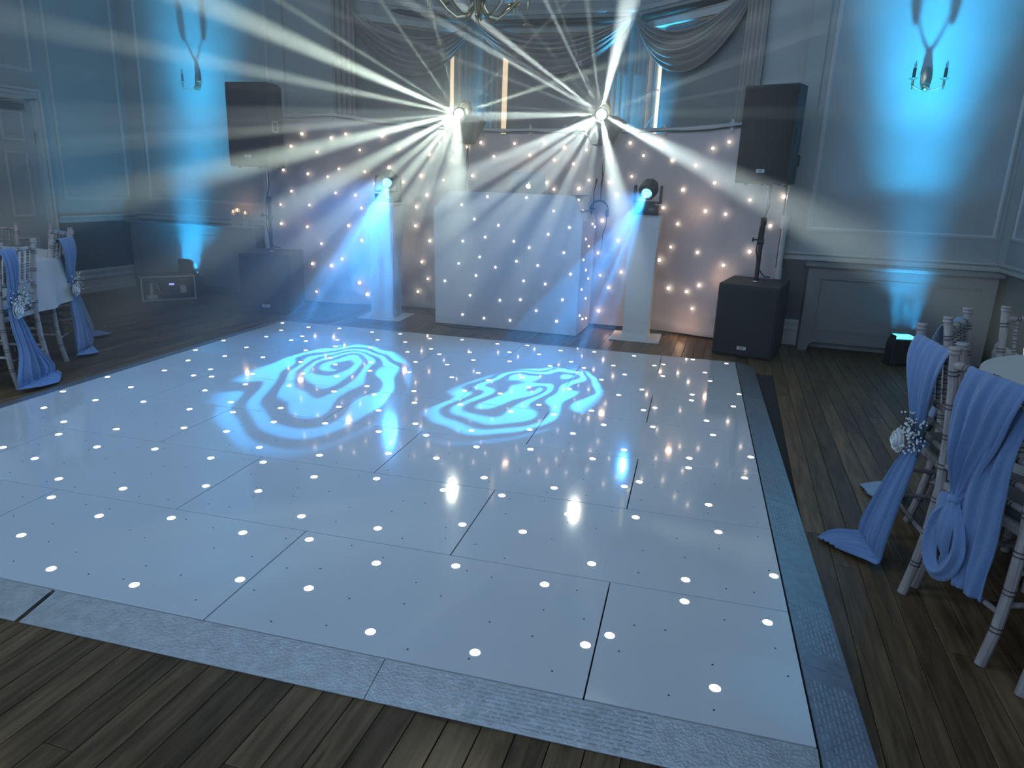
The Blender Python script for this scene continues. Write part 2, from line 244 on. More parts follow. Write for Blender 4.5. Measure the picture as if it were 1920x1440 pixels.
# ------------------------------------------------------------------ mesh helpers
class MB:
    def __init__(s): s.v = []; s.f = []
    def add(s, vs, fs):
        o = len(s.v); s.v += [tuple(v) for v in vs]; s.f += [tuple(i + o for i in f) for f in fs]; return s
    def box(s, x0, x1, y0, y1, z0, z1, m=None):
        vs = [Vector(p) for p in ((x0, y0, z0), (x1, y0, z0), (x1, y1, z0), (x0, y1, z0), (x0, y0, z1), (x1, y0, z1), (x1, y1, z1), (x0, y1, z1))]
        if m is not None: vs = [m @ v for v in vs]
        return s.add(vs, [(0, 3, 2, 1), (4, 5, 6, 7), (0, 1, 5, 4), (1, 2, 6, 5), (2, 3, 7, 6), (3, 0, 4, 7)])
    def prism(s, poly, a, b, axis='z'):
        # poly: 2-D points (counter clockwise); extruded from a to b along axis
        n = len(poly)
        def P(p, h): return {'z': (p[0], p[1], h), 'y': (p[0], h, p[1]), 'x': (h, p[0], p[1])}[axis]
        vs = [P(p, a) for p in poly] + [P(p, b) for p in poly]
        fs = [tuple(range(n))[::-1], tuple(range(n, 2 * n))] + [(i, (i + 1) % n, n + (i + 1) % n, n + i) for i in range(n)]
        return s.add(vs, fs)
    def tube(s, pts, r, n=8, cap=True):
        pts = [Vector(p) for p in pts]; m = len(pts)
        rs = r if isinstance(r, (list, tuple)) else [r] * m
        vs = []; prev = None
        for i, p in enumerate(pts):
            d = (pts[min(i + 1, m - 1)] - pts[max(i - 1, 0)]).normalized()
            if prev is None:
                a = Vector((0, 0, 1)) if abs(d.z) < .9 else Vector((1, 0, 0))
                a = (a - d * a.dot(d)).normalized()
            else:
                a = (prev - d * prev.dot(d)).normalized()
            prev = a; b = d.cross(a)
            for k in range(n):
                t = 2 * PI * k / n; vs.append(p + (a * math.cos(t) + b * math.sin(t)) * rs[i])
        fs = []
        for i in range(m - 1):
            for k in range(n):
                fs.append((i * n + k, i * n + (k + 1) % n, (i + 1) * n + (k + 1) % n, (i + 1) * n + k))
        if cap: fs += [tuple(range(n))[::-1], tuple(range((m - 1) * n, m * n))]
        return s.add(vs, fs)
    def lathe(s, prof, c=(0, 0, 0), n=16, m=None):
        vs = []; c = Vector(c)
        for r, z in prof:
            for k in range(n):
                t = 2 * PI * k / n; v = Vector((r * math.cos(t), r * math.sin(t), z))
                if m is not None: v = m @ v
                vs.append(v + c)
        fs = []
        for i in range(len(prof) - 1):
            for k in range(n):
                fs.append((i * n + k, i * n + (k + 1) % n, (i + 1) * n + (k + 1) % n, (i + 1) * n + k))
        L = (len(prof) - 1) * n
        if prof[0][0] > .005: fs += [(L + k, L + (k + 1) % n, (k + 1) % n, k) for k in range(n)]
        else: fs += [tuple(range(n))[::-1], tuple(range(L, L + n))]
        return s.add(vs, fs)
    def sph(s, c, r, n=8, k=5, sc=(1, 1, 1)):
        prof = [(max(1e-4, r * math.sin(PI * i / k)), -r * math.cos(PI * i / k)) for i in range(k + 1)]
        return s.lathe(prof, c, n, Matrix.Diagonal((sc[0], sc[1], sc[2])))
    def grid(s, fn, nu, nv):
        vs = [fn(i / nu, j / nv) for j in range(nv + 1) for i in range(nu + 1)]
        fs = [(j * (nu + 1) + i, j * (nu + 1) + i + 1, (j + 1) * (nu + 1) + i + 1, (j + 1) * (nu + 1) + i) for j in range(nv) for i in range(nu)]
        return s.add(vs, fs)
    def mesh(s, name, m, smooth=False, bevel=0, seg=2):
        me = bpy.data.meshes.new(name); me.from_pydata(s.v, [], s.f); me.validate()
        bm = bmesh.new(); bm.from_mesh(me)
        bmesh.ops.recalc_face_normals(bm, faces=bm.faces)
        if bevel: bmesh.ops.bevel(bm, geom=[e for e in bm.edges if e.calc_face_angle(0) > .5], offset=bevel, segments=seg, affect='EDGES', profile=.5)
        bm.to_mesh(me); bm.free()
        me.materials.append(m)
        if smooth:
            for p in me.polygons: p.use_smooth = True
            me.set_sharp_from_angle(angle=R(smooth if smooth is not True else 40))
        return me
    def build(s, name, m, parent=None, smooth=False, bevel=0, seg=2, loc=None, kind=None, label=None):
        return link(name, s.mesh(name, m, smooth, bevel, seg), parent, loc, kind, label)
def link(name, me, parent=None, loc=None, kind=None, label=None):
    o = bpy.data.objects.new(name, me); COL.objects.link(o)
    if parent is not None: o.parent = parent
    if loc is not None: o.location = loc
    if kind: o['kind'] = kind
    if label: o['label'] = label
    return o
def tag(o, label, cat, group=None, kind=None):
    o['label'] = label; o['category'] = cat
    if group: o['group'] = group
    if kind: o['kind'] = kind
    return o
def thing(name, label, cat, loc=(0, 0, 0), rz=0, group=None):
    o = bpy.data.objects.new(name, None); COL.objects.link(o); o.location = loc; o.rotation_euler = (0, 0, rz)
    o.empty_display_size = .05
    return tag(o, label, cat, group)
KIDS = {}
def copy_tree(o, parent=None):
    c = o.copy(); COL.objects.link(c)
    if parent is not None: c.parent = parent
    for ch in [x for x in COL.objects if x.parent == o]: copy_tree(ch, c)
    return c
def text_mesh(name, s, size, m, parent, mtx, extrude=.001):
    cu = bpy.data.curves.new(name, 'FONT'); cu.body = s; cu.size = size; cu.extrude = extrude; cu.align_x = 'CENTER'; cu.align_y = 'CENTER'
    t = bpy.data.objects.new(name, cu); COL.objects.link(t)
    dg = bpy.context.evaluated_depsgraph_get(); me = bpy.data.meshes.new_from_object(t.evaluated_get(dg))
    bpy.data.objects.remove(t); bpy.data.curves.remove(cu)
    me.transform(mtx); me.materials.clear(); me.materials.append(m)
    return link(name, me, parent)
def smooth1(t): t = max(0, min(1, t)); return t * t * (3 - 2 * t)
def interp(x, xs, ys):
    if x <= xs[0]: return ys[0]
    for i in range(len(xs) - 1):
        if x <= xs[i + 1]: return ys[i] + (ys[i + 1] - ys[i]) * (x - xs[i]) / (xs[i + 1] - xs[i])
    return ys[-1]
FRONT = Matrix(((1, 0, 0, 0), (0, 0, -1, 0), (0, 1, 0, 0), (0, 0, 0, 1)))   # text plane facing -y

# ------------------------------------------------------------------ room shell
CEIL = 3.75
YF = -8.6   # the room is open behind the camera
floor_base = MB().box(-9.2, 0, YF, 1.0, -.06, -.012).build('floor', M_floorbase, kind='structure')
# boards: only where the photograph shows the timber
BW = .0905
def board_parent():
    return floor_base
board_meshes = {}
def board(x, y0, y1, parent):
    L = round(y1 - y0, 2); key = L
    if key not in board_meshes:
        board_meshes[key] = MB().box(-BW / 2 + .0012, BW / 2 - .0012, 0, L - .002, -.012, 0).mesh('board', M_wood, bevel=.0012, seg=1)
    return link('board', board_meshes[key], parent, (x, y0, 0))
rnd = random.Random(3)
ncol = int(9.2 / BW)
brest = MB(); nb = 0
def df_cover(x):   # y-range hidden under the dance floor for a column
    return (-5.50, -1.22)
for c in range(ncol):
    x = -BW / 2 - c * BW
    if x > -1.80: segs = [(-6.6, 0)]
    elif x > -6.15: segs = [(-6.9, -5.40), (-1.34, .12)]
    else: segs = [(-4.6, 0)] if x > -7.9 else [(-3.6, 0)]
    for (a, b) in segs:
        if x <= -1.80 and x > -6.15 and a < -5:
            if x < -4.6: continue
        L = b - a
        if L > 3.0:
            off = rnd.uniform(-.6, .6); cuts = [a]
            n = 3 if x > -1.8 else 2
            for k in range(1, n): cuts.append(round(a + L * k / n + off, 2))
            cuts.append(b)
        else: cuts = [a, b] if (c * 7) % 5 else [a, round(a + L * rnd.uniform(.3, .7), 2), b]
        for i in range(len(cuts) - 1):
            if x < -7.9:      # far left boards lie behind the chairs, a few pixels wide in the haze
                brest.box(x - BW / 2 + .0012, x + BW / 2 - .0012, cuts[i], cuts[i + 1] - .002, -.012, 0)
            else:
                board(x, cuts[i], cuts[i + 1], floor_base); nb += 1
# remaining boards outside the view, joined
for c in range(ncol):
    x = -BW / 2 - c * BW
    if x > -1.80: brest.box(x - BW / 2 + .0012, x + BW / 2 - .0012, YF, -6.602, -.012, 0)
    elif x > -4.6: brest.box(x - BW / 2 + .0012, x + BW / 2 - .0012, YF, -6.902, -.012, 0)
    elif x > -6.15: brest.box(x - BW / 2 + .0012, x + BW / 2 - .0012, YF, -5.402, -.012, 0)
    elif x > -7.9: brest.box(x - BW / 2 + .0012, x + BW / 2 - .0012, YF, -4.602, -.012, 0)
    else: brest.box(x - BW / 2 + .0012, x + BW / 2 - .0012, YF, -3.602, -.012, 0)
brest.build('board', M_wood, floor_base, kind='stuff')

T = .15
def wallbox(name, x0, x1, y0, y1, z0, z1, m=M_wall):
    return MB().box(x0, x1, y0, y1, z0, z1).build(name, m, kind='structure')
AX, BX, CX, DX = -6.43, -5.18, -3.42, -2.15
wl = wallbox('wall_back_left', -9.2, AX, 0, T, .0, CEIL)
wr = wallbox('wall_back_right', DX, 0, 0, T, .0, CEIL)
wside_r = wallbox('wall_right', 0, T, YF, T, 0, CEIL)
wside_l = wallbox('wall_left', -9.2 - T, -9.2, YF, T, 0, CEIL)
ceil = MB().box(-9.2 - T, T, -6.6, 1.3, CEIL, CEIL + .1).build('ceiling', M_ceil, kind='structure')
# dado paint below the rail
MB().box(-9.2, -6.9, -.004, 0, .0, .84).build('dado', M_dado, wl)
MB().box(-1.9, 0, -.004, 0, .0, .84).build('dado', M_dado, wr)
MB().box(-.004, 0, YF, 0, .0, .84).build('dado', M_dado, wside_r)
MB().box(-9.2, -9.196, -1.10, 0, .0, .82).build('dado', M_dado, wside_l)

# --- profiled trims
def rail(parent, p0, p1, n, z, prof, name, m=M_trim):
    """profile (out, up) swept from p0 to p1 along a wall whose outward normal is n"""
    p0 = Vector((*p0, 0)); p1 = Vector((*p1, 0)); n = Vector((*n, 0))
    vs = []
    for p in (p0, p1):
        for a, b in prof: vs.append(p + n * a + Vector((0, 0, z + b)))
    k = len(prof)
    fs = [(i, (i + 1) % k, k + (i + 1) % k, k + i) for i in range(k)] + [tuple(range(k)), tuple(range(k, 2 * k))[::-1]]
    return MB().add(vs, fs).build(name, m, parent)
RAIL = [(0, 0), (.018, 0), (.022, .02), (.012, .028), (.02, .045), (.042, .055), (.045, .075), (0, .075)]
SKIRT = [(0, 0), (.03, 0), (.03, .05), (.022, .055), (.022, .13), (.028, .14), (.026, .165), (.015, .175), (.018, .215), (.008, .235), (0, .24)]
CORN = [(0, 0), (.02, 0), (.03, .03), (.05, .035), (.06, .08), (.10, .10), (.12, .16), (.16, .18), (.17, .25), (0, .25)]
rail(wl, (-9.2, 0), (-6.45, 0), (0, -1), .80, RAIL, 'chair_rail')
rail(wr, (-1.78, 0), (0, 0), (0, -1), .795, RAIL, 'chair_rail')
rail(wside_r, (0, 0), (0, YF), (-1, 0), .795, RAIL, 'chair_rail')
rail(wside_l, (-9.2, 0), (-9.2, -1.09), (1, 0), .78, RAIL, 'chair_rail')
rail(wl, (-9.2, 0), (-6.45, 0), (0, -1), 0, SKIRT, 'skirting')
rail(wr, (-2.15, 0), (0, 0), (0, -1), 0, SKIRT, 'skirting')
rail(wside_r, (0, -.3), (0, YF), (-1, 0), 0, SKIRT, 'skirting')
rail(wside_l, (-9.2, -.05), (-9.2, -1.08), (1, 0), 0, [(a * 1.6, b * 1.05) for a, b in SKIRT], 'skirting')
for w, a, b, n in ((wl, (-9.2, 0), (AX, 0), (0, -1)), (wr, (DX, 0), (0, 0), (0, -1)), (wside_r, (0, 0), (0, YF), (-1, 0)), (wside_l, (-9.2, 0), (-9.2, YF), (1, 0))):
    rail(w, a, b, n, CEIL - .25, CORN, 'cornice')
def frame_mould(parent, o, ux, n, x0, x1, z0, z1, w=.035, d=.016, name='panel_moulding', m=M_trim):
    """picture-frame moulding on a wall plane"""
    o = Vector(o); ux = Vector(ux); n = Vector(n); mb = MB(); uz = Vector((0, 0, 1))
    mtx = Matrix(((ux.x, -n.x, 0, o.x), (ux.y, -n.y, 0, o.y), (0, 0, 1, 0), (0, 0, 0, 1)))
    # mitred picture-frame section: outer step, raised bead, inner step
    prof = [(0, 0), (0, -d * .5), (w * .28, -d * .55), (w * .36, -d), (w * .62, -d), (w * .72, -d * .5), (w, -d * .3), (w, 0)]
    vs = []
    for cx_, cz_, sx_, sz_ in ((x0, z0, 1, 1), (x1, z0, -1, 1), (x1, z1, -1, -1), (x0, z1, 1, -1)):
        for q, e in prof: vs.append(mtx @ Vector((cx_ + sx_ * q, e, cz_ + sz_ * q)))
    k = len(prof); fs = []
    for i in range(4):
        j = (i + 1) % 4
        for t in range(k - 1): fs.append((i * k + t, j * k + t, j * k + t + 1, i * k + t + 1))
    mb.add(vs, fs)
    return mb.build(name, m, parent)
frame_mould(wr, (0, 0, 0), (1, 0, 0), (0, -1, 0), -1.60, -.085, 1.06, 3.42)
frame_mould(wl, (0, 0, 0), (1, 0, 0), (0, -1, 0), -8.97, -7.22, 1.02, 3.42)
frame_mould(wside_l, (-9.2, 0, 0), (0, 1, 0), (1, 0, 0), -.97, -.075, 1.02, 3.42)
for k in range(4):
    frame_mould(wside_r, (0, 0, 0), (0, 1, 0), (-1, 0, 0), -1.55 - 1.6 * k, -.12 - 1.6 * k, 1.06, 3.42)
# raised pier between bay and the panelled wall, and at the left likewise
MB().box(-1.80, -1.66, -.02, 0, .87, CEIL - .25).build('pilaster', M_wall, wr)
MB().box(-7.16, -7.02, -.02, 0, .87, CEIL - .25).build('pilaster', M_wall, wl)
MB().box(-.055, 0, -.055, 0, .87, CEIL - .25).build('corner_bead', M_wall, wr)

# --- door on the left wall
dr = MB().box(-9.2, -9.168, -2.10, -1.235, 0.005, 1.985).build('door_1', M_door, kind='structure')
X0 = -9.168
def sunk(y0, y1, z0, z1):
    mb = MB()
    w = .022
    mb.box(X0, X0 + .010, y0, y1, z0, z0 + w).box(X0, X0 + .010, y0, y1, z1 - w, z1).box(X0, X0 + .010, y0, y0 + w, z0 + w, z1 - w).box(X0, X0 + .010, y1 - w, y1, z0 + w, z1 - w)
    mb.build('panel_moulding', M_trim, dr)
    MB().box(X0, X0 + .006, y0 + .06, y1 - .06, z0 + .06, z1 - .06).build('door_panel', M_door, dr, bevel=.003, seg=1)
sunk(-1.60, -1.36, 1.60, 1.88); sunk(-2.02, -1.74, 1.60, 1.88)
sunk(-1.60, -1.36, .86, 1.50); sunk(-2.02, -1.74, .86, 1.50)
sunk(-1.60, -1.36, .12, .66); sunk(-2.02, -1.74, .12, .66)
hg = MB().tube([(-9.163, -1.238, 1.58), (-9.163, -1.238, 1.70)], .008).build('hinge', M_steel, dr)
cl = MB().box(-9.166, -9.11, -1.72, -1.36, 1.90, 1.955).build('door_closer', mat('grey_closer', (.12, .13, .14), .4, metal=.5), dr, bevel=.004)
MB().tube([(-9.13, -1.55, 1.965), (-9.07, -1.40, 1.985), (-9.13, -1.21, 2.01)], .010, 6).tube([(-9.12, -2.0, 1.975), (-9.09, -1.6, 1.97)], .008, 6).build('closer_arm', M_steel, dr)
ar = MB()
ar.box(-9.2, -9.175, -1.235, -1.11, 0, 2.115).box(-9.2, -9.175, -2.23, -2.10, 0, 2.115).box(-9.2, -9.175, -2.10, -1.235, 1.99, 2.115)
ar.box(-9.175, -9.158, -1.14, -1.11, 0, 2.115).box(-9.175, -9.158, -2.23, -2.20, 0, 2.115).box(-9.175, -9.158, -2.20, -1.14, 2.085, 2.115)
ar.box(-9.175, -9.166, -1.20, -1.185, 0, 2.04).box(-9.175, -9.166, -2.155, -2.14, 0, 2.04).box(-9.175, -9.166, -2.155, -1.185, 2.04, 2.055)
ar.build('architrave', M_trim, wside_l, bevel=.003, seg=1)
frame_mould(wside_l, (-9.2, 0, 0), (0, 1, 0), (1, 0, 0), -2.25, -1.14, 2.27, 3.42, name='overdoor_moulding')

# --- bay window: three canted walls, each with a window
def bay_wall(name, wn, A, B, fl):
    A = Vector((*A, 0)); B = Vector((*B, 0)); d = B - A; L = d.length; ux = d.normalized(); nrm = Vector((-ux.y, ux.x, 0))  # outward, away from room
    if nrm.y < 0: nrm = -nrm
    def MT(): return Matrix(((ux.x, nrm.x, 0, A.x), (ux.y, nrm.y, 0, A.y), (0, 0, 1, 0), (0, 0, 0, 1)))
    m = MT(); x0, x1 = .22, L - .22; z0, z1 = .75, 2.95
    w = MB()
    w.box(0, x0, 0, T, 0, CEIL, m).box(x1, L, 0, T, 0, CEIL, m).box(x0, x1, 0, T, 0, z0, m).box(x0, x1, 0, T, z1, CEIL, m)
    wo = w.build(name, M_wall, kind='structure')
    fr = MB()
    for a, b, c, e in ((x0, x0 + .045, z0, z1), (x1 - .045, x1, z0, z1), (x0 + .045, x1 - .045, z0, z0 + .045), (x0 + .045, x1 - .045, z1 - .045, z1), (x0 + .045, x1 - .045, 1.80, 1.84), (L / 2 - .014, L / 2 + .014, z0 + .045, 1.80), (L / 2 - .014, L / 2 + .014, 1.84, z1 - .045)):
        fr.box(a, b, .06, .10, c, e, m)
    wf = fr.build('window_%d' % wn, M_trim, kind='structure')
    for (a, b) in ((x0 + .045, L / 2 - .014), (L / 2 + .014, x1 - .045)):
        for (c, e) in ((z0 + .045, 1.80), (1.84, z1 - .045)):
            MB().box(a, b, .078, .084, c, e, m).build('pane', M_dusk, wf)
    MB().box(x0 - .05, x1 + .05, -.06, .02, z0 - .04, z0, m).build('window_sill', M_trim, wo)
    # architrave strips beside the opening
    MB().box(x0 - .06, x0, -.02, 0, z0, z1 + .06, m).box(x1, x1 + .06, -.02, 0, z0, z1 + .06, m).box(x0, x1, -.02, 0, z1, z1 + .06, m).build('architrave', M_trim, wo)
    return m, L, x0, x1, wo
YB = 1.0
m1, L1, a1, b1, w1o = bay_wall('wall_bay_left', 1, (AX, 0), (BX, YB), 1)
m2, L2, a2, b2, w2o = bay_wall('wall_bay_middle', 2, (BX, YB), (CX, YB), 0)
m3, L3, a3, b3, w3o = bay_wall('wall_bay_right', 3, (CX, YB), (DX, 0), 0)
# cornice rings in the bay
for (p, q, wo) in (((AX, 0), (BX, YB), w1o), ((BX, YB), (CX, YB), w2o), ((CX, YB), (DX, 0), w3o)):
    P = Vector((*p,)); Q = Vector((*q,)); d = (Q - P).normalized(); n = Vector((d.y, -d.x))
    for z, pr in ((3.24, CORN), (3.13, [(0, 0), (.03, 0), (.035, .015), (.02, .02), (.03, .04), (0, .04)])):
        rail(wo, p, q, (n.x, n.y), z, pr, 'cornice')
# blinds (pulled down, leaving a lit gap at one side)
def blind(m, x0, x1, label):
    b = MB().grid(lambda u, v: m @ Vector((x0 + (x1 - x0) * u, .03 + .004 * math.sin(u * 9), 2.93 - 2.1 * v)), 12, 4)
    o = b.build('window_blind', M_blind, smooth=True)
    mod = o.modifiers.new('t', 'SOLIDIFY'); mod.thickness = .004
    tag(o, label, 'blind')
    return o
blind(m1, a1 + .005, b1 - .10, 'flat grey blind drawn down over the left bay window')
blind(m2, a2 + .12, b2 - .02, 'flat grey blind drawn down over the middle bay window')
blind(m3, a3 + .14, b3 - .005, 'flat grey blind drawn down over the right bay window')
# curtains: narrow folded panels
def curtain(m, x0, x1, z0, z1, nf, label):
    mb = MB().grid(lambda u, v: m @ Vector((x0 + (x1 - x0) * u + .004 * math.sin(v * 7), -.075 - .022 * math.sin(u * nf * 2 * PI) - .01 * math.sin(u * 5 + v * 2), z1 + (z0 - z1) * v)), nf * 10, 6)
    o = mb.build('curtain', M_curtain, smooth=True)
    mod = o.modifiers.new('t', 'SOLIDIFY'); mod.thickness = .003
    return tag(o, label, 'curtain', None)
curtain(m1, -.02, .20, .9, 3.2, 4, 'narrow folded grey curtain at the far left end of the bay')
curtain(m1, L1 - .24, L1 - .08, .05, 2.97, 3, 'folded grey curtain just left of the left bay pier')
curtain(m2, .07, .24, .05, 2.97, 3, 'folded grey curtain just right of the left bay pier')
curtain(m2, L2 - .24, L2 - .07, .05, 2.97, 3, 'folded grey curtain just left of the right bay pier')
curtain(m3, .07, .24, .05, 2.97, 3, 'folded grey curtain just right of the right bay pier')
curtain(m3, L3 - .17, L3 + .03, .9, 3.05, 5, 'folded grey curtain at the right end of the bay above the black speaker')
# poles
def pole(p, q, label):
    p = Vector(p); q = Vector(q); t = thing('curtain_pole', label, 'curtain pole', p)
    MB().tube([(0, 0, 0), q - p], .030, 10).build('pole', M_pole, t, smooth=True)
    d = (q - p).normalized(); d2 = Vector((d.y, -d.x, 0))
    for e in (.12, .88):
        c = (q - p) * e; MB().tube([c, c - d2 * .13], .012, 6).build('bracket', M_pole, t)
    return t
pole((-6.36, .17, 3.10), (-5.20, .87, 3.05), 'dark wooden curtain pole over the left bay window')
pole((-5.10, .87, 3.035), (-3.50, .87, 3.035), 'dark wooden curtain pole over the middle bay window')
pole((-3.36, .87, 3.05), (-2.25, .12, 3.08), 'dark wooden curtain pole over the right bay window')
# swags
def swag(A, B, s0, s1, nin, label, seed):
    A = Vector(A); B = Vector(B); d = B - A; n = Vector((d.y, -d.x, 0)).normalized()
    if n.y > 0: n = -n
    NU, NV = 36, 44
    rr = random.Random(seed); ph = rr.uniform(0, 6)
    def fn(u, v):
        env = (4 * u * (1 - u)); sag = s0 + (s1 - s0) * v
        cat = env ** .85 * sag
        fold = math.sin(v * nin * 2 * PI + ph + .6 * math.sin(u * 3)) * (.014 + .030 * env)
        out = .05 + .09 * math.sin(PI * v) * (.35 + .65 * env) + fold
        shrink = .03 * v * (1 - env)
        return A + d * u + n * out + Vector((0, 0, -cat - shrink - .02 * v))
    o = MB().grid(fn, NU, NV).build('swag_valance', M_curtain, smooth=True)
    mod = o.modifiers.new('t', 'SOLIDIFY'); mod.thickness = .004
    return tag(o, label, 'swag')
swag((-6.42, .13, 3.20), (-5.20, .84, 3.07), .30, .66, 6, 'grey draped swag hanging over the left bay window', 1)
swag((-5.14, .84, 3.07), (-3.46, .84, 3.07), .20, .54, 6, 'grey draped swag hanging over the middle bay window', 2)
swag((-3.38, .84, 3.07), (-2.22, .10, 3.22), .30, .66, 6, 'grey draped swag hanging over the right bay window', 3)

# --- radiator covers
def rad_cover(name, x0, x1, zt, depth, label, arch=True):
    t = thing(name, label, 'radiator cover', ((x0 + x1) / 2, -depth / 2, 0)); W = (x1 - x0) / 2; D = depth / 2
    poly = [(-W + .09, 0), (-W + .09, .03), (-W + .14, .085), (W - .14, .085), (W - .09, .03), (W - .09, 0), (W, 0), (W, zt - .03), (-W, zt - .03), (-W, 0)]
    # front board with arched foot and a recessed panel
    fb = MB()
    fb.prism([(-W, 0), (-W + .075, 0), (-W + .09, .055), (-W + .12, .085), (-W + .12, .14), (-W, .14)], -D, -D + .02, 'y')
    fb.prism([(W, 0), (W, .14), (W - .12, .14), (W - .12, .085), (W - .09, .055), (W - .075, 0)], -D, -D + .02, 'y')
    fb.box(-W + .12, W - .12, -D, -D + .02, .085, .14)
    fb.box(-W, -W + .10, -D, -D + .02, .14, zt - .03).box(W - .10, W, -D, -D + .02, .14, zt - .03).box(-W + .10, W - .10, -D, -D + .02, .14, .19).box(-W + .10, W - .10, -D, -D + .02, zt - .12, zt - .03)
    fb.build('front_frame', M_rad, t)
    MB().box(-W + .10, W - .10, -D + .010, -D + .018, .19, zt - .12).build('front_panel', M_rad, t)
    mo = MB(); a, b, c, e = -W + .10, W - .10, .19, zt - .12; w = .014
    mo.box(a, b, -D - .006, -D + .01, c, c + w).box(a, b, -D - .006, -D + .01, e - w, e).box(a, a + w, -D - .006, -D + .01, c + w, e - w).box(b - w, b, -D - .006, -D + .01, c + w, e - w)
    mo.build('panel_moulding', M_rad, t)
    MB().box(-W, -W + .02, -D + .02, D - .03, 0, zt - .03).build('side_panel', M_rad, t)
    MB().box(W - .02, W, -D + .02, D - .03, 0, zt - .03).build('side_panel', M_rad, t)
    MB().box(-W - .03, W + .03, -D - .035, D - .055, zt - .03, zt).build('shelf_top', M_rad, t, bevel=.006)
    return t
rad_cover('radiator_cover', -1.55, -.07, .79, .24, 'grey radiator cover with one recessed panel below the right sconce')
rad_cover('radiator_cover', -9.1, -7.35, .79, .22, 'grey radiator cover in the haze below the left sconce')

# ------------------------------------------------------------------ dance floor
DF = thing('dance_floor', 'glossy white starlit dance floor of interlocking panels with metal ramps', 'dance floor', (-1.887, -5.429, 0), R(2.8))
PL, PW, PH = 1.186, .61, .03
disc = MB().lathe([(.0001, 0), (.0155, 0), (.0155, .0012), (.013, .0018), (.0001, .0018)], (0, 0, 0), 14).mesh('led_light', M_fled)
hole = [( .0001, 0), (.0035, 0), (.0035, .0006), (.0001, .0006)]
panel_me = {}
leds = list(FLOOR_LEDS)
rp = random.Random(11)
for k in range(7):
    first = .593 if k % 2 == 0 else 1.186
    xs = [0.0]; x = -first
    while x > -4.15 + .05: xs.append(x); x -= PL
    xs.append(-4.15)
    for i in range(len(xs) - 1):
        xa, xb = xs[i + 1], xs[i]; L = round(xb - xa, 3)
        if L not in panel_me:
            panel_me[L] = MB().box(-L / 2 + .0024, L / 2 - .0024, -PW / 2 + .0024, PW / 2 - .0024, .004, PH).mesh('floor_panel', M_panel, bevel=.0005, seg=1)
        cx, cyy = (xa + xb) / 2, (k + .5) * PW
        p = link('floor_panel', panel_me[L], DF, (cx, cyy, 0))
        for (lx, ly) in leds:
            if xa <= lx < xb and k * PW <= ly < (k + 1) * PW:
                link('led_light', disc, p, (lx - cx, ly - cyy, PH - .0006))
        hb = MB(); n = int(round(L / .15)); mrows = 4
        for a in range(n):
            for b in range(mrows):
                if (a + b * 2 + k) % 3 == 0: continue
                hx = -L / 2 + (a + .5) * L / n + rp.uniform(-.035, .035); hy = -PW / 2 + (b + .5) * PW / mrows + rp.uniform(-.04, .04)
                if any(abs(lx - cx - hx) < .03 and abs(ly - cyy - hy) < .03 for lx, ly in leds): continue
                hb.lathe(hole, (hx, hy, PH - .0002), 6)
        hb.build('unlit_led', M_screw, p, kind='stuff')
MB().box(-4.15, 0, 0, 7 * PW, .0005, .006).build('underlay', M_panel_edge, DF)
RW = .145
def ramp(side, a, b, ribs):
    """side r/f/l: slope away from the panels, a..b along the edge"""
    prof = [(.004, .001), (RW, .001), (RW, .004), (.004, .0295)]
    vs = []
    for t in (a + .001, b - .001):
        for o, z in prof:
            vs.append({'r': (o, t, z), 'f': (t, -o, z), 'l': (-4.15 - o, t, z)}[side])
    fs = [(0, 1, 2, 3), (7, 6, 5, 4)] + [(i, (i + 1) % 4, 4 + (i + 1) % 4, 4 + i) for i in range(4)]
    o = MB().add(vs, fs).build('edge_ramp', M_ramp, DF)
    rb = MB()
    for (c, d) in ribs:
        n = int((d - c) / .03)
        for j in range(9):
            q = .018 + j * .0135; z = .0295 - (.0295 - .004) * (q - .004) / (RW - .004)
            for i in range(n):
                t0 = c + i * .03 + (j % 2) * .012; t1 = t0 + .022
                bx = {'r': (q, q + .004, t0, t1), 'f': (t0, t1, -q - .004, -q), 'l': (-4.15 - q - .004, -4.15 - q, t0, t1)}[side]
                rb.box(*bx, z - .004, z + .0015)
    if rb.v: rb.build('grip_rib', M_ramp, o, kind='stuff')
ramp('r', -.15, .34, [(-.12, .28)]); ramp('r', .34, 1.55, [(.42, .70), (1.15, 1.5)]); ramp('r', 1.55, 2.75, [(1.6, 2.0)]); ramp('r', 2.75, 4.27, [(2.9, 3.3)])
ramp('f', -1.17, .0, [(-.95, -.4)]); ramp('f', -2.33, -1.17, []); ramp('f', -3.50, -2.345, []); ramp('f', -4.15, -3.50, [])
ramp('l', 0, 1.2, []); ramp('l', 1.2, 2.4, []); ramp('l', 2.4, 3.6, []); ramp('l', 3.6, 4.27, [])

